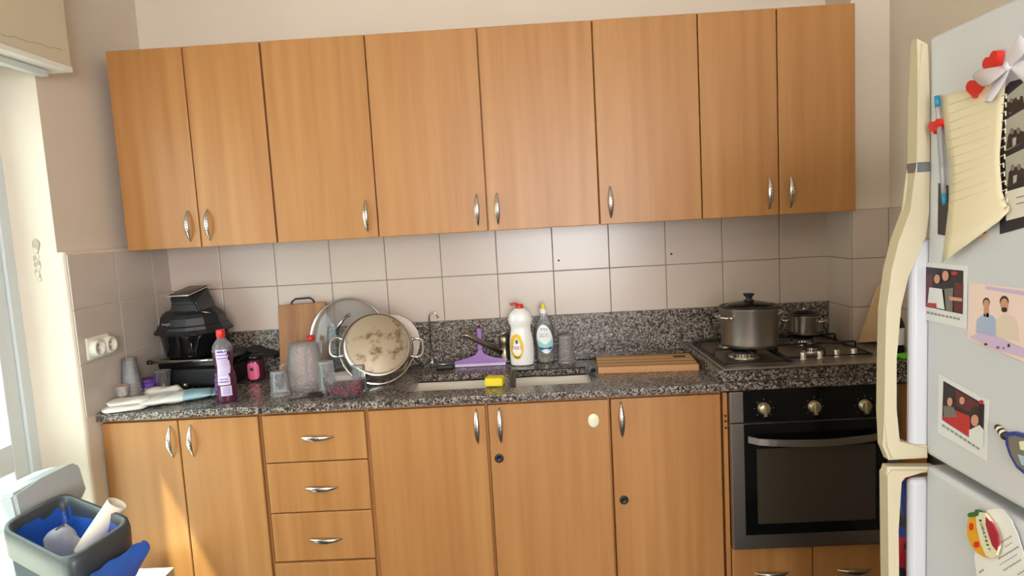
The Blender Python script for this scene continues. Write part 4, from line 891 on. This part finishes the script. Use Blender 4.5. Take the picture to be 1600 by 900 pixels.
# heart magnets
def heart(cx, cy, s, rot, lab):
    pts = []
    for i in range(28):
        a = 2*PI*i/28; x = 16*math.sin(a)**3; y = -(13*math.cos(a)-5*math.cos(2*a)-2*math.cos(3*a)-math.cos(4*a)); x, y = x/16, y/16
        pts.append((cx+s*(x*math.cos(rot)-y*math.sin(rot))*.75, cy+s*(x*math.sin(rot)+y*math.cos(rot))-s*.35*x))
    b = B(); b.prism([fr(x, y, .013) for x, y in pts], (.012, 0, 0)); o = make('heart_magnet', b, 'red'); c_ = fr(cx, cy, .006); o.data.transform(Matrix.Translation(-c_)); o.location = c_; tag(o, lab, 'magnet', 'red heart magnets')
heart(1547, 97, 16, -.3, 'red heart magnet above the white ribbon bow')
heart(1521, 136, 17, .1, 'red heart magnet below the white ribbon bow, at the sheet top')
heart(1459, 197, 12, 0, 'red heart magnet half behind the pen')
# ribbon bow
tt = thing('ribbon_bow', 'white ribbon bow on fridge door between the red hearts and photo strip', 'bow', fr(1572, 105))
def loop(pts, offs, m_, nm):
    n_ = len(pts)//2; P = []
    for k in range(n_): a = fr(*pts[k], offs[k]); c_ = fr(*pts[-1-k], offs[k]+.004); P.append([a, a.lerp(c_, .33)+Vector((-.003, 0, 0)), a.lerp(c_, .66)+Vector((-.003, 0, 0)), c_])
    b = B(); b.grid(P); make(nm, b, m_, tt, org=tt.location, solid=.001, sub=1)
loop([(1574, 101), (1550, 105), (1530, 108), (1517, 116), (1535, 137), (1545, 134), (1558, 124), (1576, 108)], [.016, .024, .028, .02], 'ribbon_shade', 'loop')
loop([(1572, 98), (1580, 75), (1588, 58), (1596, 52), (1608, 66), (1604, 78), (1596, 90), (1580, 106)], [.016, .022, .024, .02], 'ribbon', 'loop')
loop([(1570, 104), (1558, 118), (1548, 135), (1538, 160), (1548, 162), (1562, 142), (1572, 124), (1580, 108)], [.014, .014, .013, .012], 'ribbon', 'tail')
loop([(1578, 98), (1590, 96), (1600, 92), (1610, 92), (1612, 140), (1600, 130), (1588, 118), (1580, 108)], [.014, .014, .014, .014], 'ribbon', 'tail')
b = B(); b.ball(fr(1576, 103, .018), .008, 12, (.8, 1, 1)); make('knot', b, 'ribbon', tt, org=tt.location)
# pen
tt = thing('ballpoint_pen', 'clear ballpoint pen with blue ends clipped vertically on fridge door', 'pen', fr(1468, 230))
a, c_ = fr(1464, 150, .008), fr(1476, 320, .008)
b = B(); b.tube([a.lerp(c_, .10), a.lerp(c_, .90)], .0042, 12); make('barrel', b, 'frosted', tt, org=tt.location)
b = B(); b.tube([a.lerp(c_, .22), a.lerp(c_, .66)], .0028, 8); make('refill', b, 'ph_dark', tt, org=tt.location)
b = B(); b.tube([a, a.lerp(c_, .10)], .0046, 12); make('cap', b, 'pen_blue', tt, org=tt.location)
b = B(); b.tube([a.lerp(c_, .90), c_], [.0042, .0036], 12); make('tip', b, 'pen_blue', tt, org=tt.location)
# drop magnet
tt = thing('drop_magnet', 'blue teardrop souvenir magnet with striped tip, right of the red photo', 'magnet', fr(1585, 700))
drp = [(1570, 676), (1583, 674), (1600, 679), (1612, 690), (1616, 712), (1612, 736), (1600, 741), (1588, 731), (1577, 712), (1571, 694)]
b = B(); b.prism([fr(x, y, .007) for x, y in drp], (.007, 0, 0)); make('body', b, 'magnet_blue', tt, org=tt.location)
b = B(); b.prism([fr(1594+(x-1594)*.78, 707+(y-707)*.8, .008) for x, y in drp], (.001, 0, 0)); b.m(1).prism([fr(x, y, .0085) for x, y in [(1592, 690), (1606, 688), (1606, 706), (1594, 702)]], (.0005, 0, 0)); b.m(2).prism([fr(x, y, .0086) for x, y in [(1590, 710), (1606, 714), (1606, 730), (1596, 726)]], (.0005, 0, 0)); make('scene_inset', b, ['ph_grey', 'magnet_cream', 'magnet_sky'], tt, org=tt.location)
b = B()
for k in range(5): b.mi = k % 2; b.ball(fr(1559+3.0*k, 668+3.2*k, .004), .0052+.0006*k, 10)
make('striped_tip', b, ['ph_hair', 'magnet_cream'], tt, org=tt.location)
# receipt and souvenir magnet
tt = thing('receipt', 'white printed receipt curling out from under the souvenir magnet', 'paper', fr(1560, 850))
ol = [(1534, 806), (1544, 797), (1556, 794), (1568, 797), (1580, 812), (1590, 835), (1600, 868), (1612, 930), (1530, 930), (1522, 870)]
b = B(); b.prism([fr(x, y, .0045) for x, y in ol], (.001, 0, 0)); sh = make('sheet', b, 'label_white', tt, org=tt.location)
b = B()
for (x, y, L_, th_) in ((1565, 846, 16, 2), (1570, 854, 14, 1.4), (1560, 872, 34, 2.6), (1562, 882, 28, 1.4), (1568, 890, 30, 2.4), (1590, 897, 14, 2), (1530, 893, 8, 3)):
    for q in range(int(L_/4)): b.prism([fr(x+4*q+dx, y-(4*q+dx)*.62+dy, .0052) for dx, dy in ((0, 0), (2.8, 0), (2.8, th_), (0, th_))], (.0003, 0, 0))
make('print', b, 'ink_grey', sh, org=tt.location)
tt = thing('fruit_magnet', 'orange sliced-fruit souvenir magnet reading BUDAPEST on lower fridge door', 'magnet', fr(1534, 833))
def sub(nm, pts, off, m_, th_=.005, par=None):
    b = B(); b.prism([fr(x, y, off) for x, y in pts], (th_, 0, 0)); return make(nm, b, m_, par or tt, org=tt.location)
sub('fruit_half', [(1517, 803), (1528, 801), (1540, 806), (1548, 820), (1553, 850), (1549, 872), (1538, 871), (1527, 864), (1517, 852), (1511, 838), (1511, 818)], .011, 'magnet_orange', .010)
sub('cream_band', [(1529, 800), (1538, 802), (1546, 812), (1556, 832), (1560, 855), (1556, 868), (1548, 872), (1540, 868), (1532, 850), (1526, 825), (1525, 808)], .0125, 'magnet_cream', .004)
sub('red_flesh', [(1540, 808), (1550, 818), (1558, 834), (1560, 850), (1557, 861), (1550, 852), (1544, 834), (1540, 820)], .0135, 'magnet_crimson', .003)
sub('leaf', [(1511, 805), (1514, 801), (1522, 800), (1524, 796), (1530, 798), (1528, 806), (1518, 808), (1513, 808)], .013, 'magnet_green', .006)
sub('spot', epl(1517, 823, 3, 6), .0125, 'red', .002); sub('spot', epl(1525, 851, 4, 5), .0125, 'red', .002)
for k, ch in enumerate('BUDAPEST'):
    p = fr(1531.5+1.9*k+.14*k*k*0, 813.5+6.3*k, .0133); b = text(ch, .0085, .0002)
    b.xf(Matrix.Rotation(math.radians(-70), 4, 'Z')); b.xf(Matrix(((0, 0, -1, 0), (-1, 0, 0, 0), (0, 1, 0, 0), (0, 0, 0, 1)))); b.xf(Matrix.Translation(p-tt.location)); make('letter', b, 'ink', tt)
# printed carrier bag hanging on the hidden side of the fridge, seen through the lower handle gap
pa, pb = at(1399, 742, 'y', ya+.05), at(1420, 900, 'y', ya+.05)
tt = thing('printed_bag', 'blue and red printed bag glimpsed through the lower fridge handle gap', 'bag', (pa.x, ya+.05, pb.z))
b = B(); P = []
for i in range(13):
    z = pb.z-.05+(pa.z+.01-pb.z+.05)*i/12
    P.append([(pa.x+.004*math.sin(i*1.1+j)+.012*j, ya+.03+.012*math.sin(i*.7)+.016*abs(j-2), z) for j in range(5)])
b.grid(P); b.bm.faces.ensure_lookup_table()
for k, f in enumerate(b.bm.faces): f.material_index = (0, 0, 2, 1)[min(3, (k//4)//3)] if k % 3 else (2, 2, 1, 0)[min(3, (k//4)//3)]
make('bag_side', b, ['packet_red', 'packet_blue', 'ph_dark'], tt, org=tt.location, solid=.004)

# ------------------------------------------------------------------ waste bin, lower left
def rz(px, py, z): return at(px, py, 'z', z)
ZR = .80
cn = rz(112, 892, ZR-.02); crr = rz(207, 815, ZR); cn.z = ZR; cl = rz(2, 824, ZR); cb_ = cl+crr-cn
t = thing('waste_bin', 'large grey waste bin with a dark rim and its lid standing open, lower left', 'bin', ((crr.x+cl.x)/2, (crr.y+cl.y)/2, 0)); og = t.location
cen = (cn+crr+cb_+cl)/4
def rounded(cs, rad, n=5):
    out = []
    for i, c_ in enumerate(cs):
        a = (cs[i-1]-c_).normalized(); d = (cs[(i+1) % 4]-c_).normalized(); p0, p1 = c_+a*rad, c_+d*rad
        for k in range(n+1): s = k/n; out.append(p0*(1-s)**2+c_*2*s*(1-s)+p1*s*s)
    return out
def ring(scale, z, rad=.05, dip=0):
    cs = [cen+(c_-cen)*scale for c_ in (cn, crr, cb_, cl)]; R = rounded(cs, rad*scale)
    return [Vector((p.x, p.y, z-dip*max(0, 1-((p-(cn+cl)/2).length/.16)**2))) for p in R]
def loft(rs, name, m_, par=None, cap=False, **k):
    b = B(); b.grid([r+[r[0]] for r in rs]); 
    if cap: b.face(rs[0])
    bmesh.ops.remove_doubles(b.bm, verts=b.bm.verts[:], dist=1e-5)
    return make(name, b, m_, par or t, org=og, **k)
loft([ring(.74, .002), ring(.76, .02), ring(.97, ZR-.06, dip=.02)], 'body', 'bin_body', cap=True, solid=.004)
loft([ring(1.0, ZR-.075, dip=.02), ring(1.05, ZR-.07, dip=.02), ring(1.06, ZR-.01, dip=.02), ring(1.03, ZR+.006, dip=.02), ring(.93, ZR+.004, dip=.02), ring(.90, ZR-.02, dip=.02), ring(.90, ZR-.12)], 'rim', 'bin_dark')
# bag
random.seed(11); rs = []
for i, (s, z) in enumerate(((.905, ZR-.02), (.88, ZR-.06), (.80, ZR-.12), (.6, ZR-.19), (.3, ZR-.22), (.02, ZR-.21))):
    r_ = ring(s, z); rs.append([p+Vector((random.gauss(0, .002), random.gauss(0, .002), random.gauss(0, .003))) for p in r_])
b = B(); b.grid([r+[r[0]] for r in rs]); make('bag_lining', b, 'blue_bag', t, 'blue plastic bag lining', org=og)
q0, q1 = rz(213, 838, ZR-.04), rz(108, 905, ZR-.09); P = []
e0 = (crr-cn).normalized(); nn = Vector((-(crr-cn).y, (crr-cn).x, 0)).normalized(); nn = nn if nn.dot(cen-cn) < 0 else -nn
for i in range(11):
    s = i/10; row = []
    for j in range(6):
        u = j/5; p = crr.lerp(cn, s*.95-.02)+nn*(.022+.012*math.sin(PI*u)+.012*u)+Vector((0, 0, -.045-.075*u*(.55+.45*math.sin(s*PI)))); row.append(p+Vector((random.gauss(0, .003), random.gauss(0, .003), random.gauss(0, .004))))
    P.append(row)
b = B(); b.grid(P); make('bag_flap', b, 'blue_bag', t, 'blue plastic bag edge folded over the rim', org=og, sub=1, solid=.0015)
# lid standing open behind the left edge
A0 = at(28, 822, 'y', cl.y+.02) ; 
def lp(px, py, d=0):
    # lid plane: vertical plane through the left-back edge, tilted back a little
    n_ = Vector(((cb_-cl).y, -(cb_-cl).x, 0)).normalized(); n_ = n_ if n_.dot(CP-cl) > 0 else -n_
    n_ = (n_+Vector((0, 0, .18))).normalized(); dd = _f+CR*((px-800)/F)+CU*((450-py)/F); o_ = cl.lerp(cb_, .5)+n_*d-n_*.0
    return CP+dd*((o_-CP).dot(n_)/dd.dot(n_)), n_
front = [(33, 826), (20, 772), (62, 748), (105, 727), (122, 722), (127, 728), (138, 764), (112, 812), (88, 850)]
pts = [lp(x, y, -.035)[0] for x, y in front]; n_ = lp(0, 0)[1]
b = B(); b.prism(pts, -n_*.11); bmesh.ops.bevel(b.bm, geom=b.bm.edges[:], offset=.010, segments=3, affect='EDGES', clamp_overlap=True)
for f in b.bm.faces: f.smooth = False
ld = make('lid', b, 'bin_grey', t, org=og)
b = B(); q = [lp(x, y, -.0335)[0] for x, y in ((45, 812), (60, 805), (80, 795), (100, 783), (101, 785), (82, 798), (62, 810), (47, 820))]; b.prism(q, n_*.0015); make('lid_crease', b, 'bin_body', ld, org=og)
# cardboard tube
a, c_ = rz(140, 836, ZR-.06), at(180, 783, 'y', crr.y+.0)
a = rz(152, 832, ZR-.05); d = None; c_ = at(183, 786, 'y', a.y+.02)
b = B(); P = []; ax = (c_-a).normalized(); u = ax.cross(Vector((0, 1, 0))).normalized(); v = ax.cross(u); rr = .026
a2 = a-ax*.06
for s, r_ in ((0, rr), (1, rr), (1, rr*.9), (.2, rr*.9)):
    row = []
    for k in range(25):
        th = 2*PI*k/24; row.append(a2.lerp(c_, s)+u*r_*math.cos(th)+v*r_*math.sin(th))
    P.append(row)
b.grid(P); o = make('paper_tube', b, 'paper'); o.data.transform(Matrix.Translation(-a)); o.location = a; tag(o, 'beige cardboard tube sticking out of the waste bin', 'tube')
# clear wrap in the bin
random.seed(8); b = B(); c0 = rz(95, 850, ZR-.07)
P = [[c0+Vector((.05*math.cos(2*PI*j/12)*math.sin(PI*(i+.3)/7), .035*math.sin(2*PI*j/12)*math.sin(PI*(i+.3)/7), .045*math.cos(PI*(i+.3)/7)))+Vector((random.gauss(0, .004),)*3) for j in range(13)] for i in range(7)]
for r_ in P: r_[-1] = r_[0]
b.grid(P); o = make('plastic_wrap', b, 'frosted', sub=1); o.data.transform(Matrix.Translation(-c0)); o.location = c0; tag(o, 'crumpled clear plastic wrap inside the waste bin', 'wrap')
# cream carton beside the bin
p = at(190, 870, 'y', -.78); tt = thing('cream_carton', 'cream cardboard box standing behind the waste bin', 'box', (-.06, -.74, 0))
b = B(); b.box(-.06, .09, -.05, .08, 0, .33, .003); make('box', b, 'carton', tt)
b = B()
for k in range(6): b.box(.045+.005*k, .048+.005*k, -.0515, -.0508, .27, .30)
make('print', b, 'ink', tt)
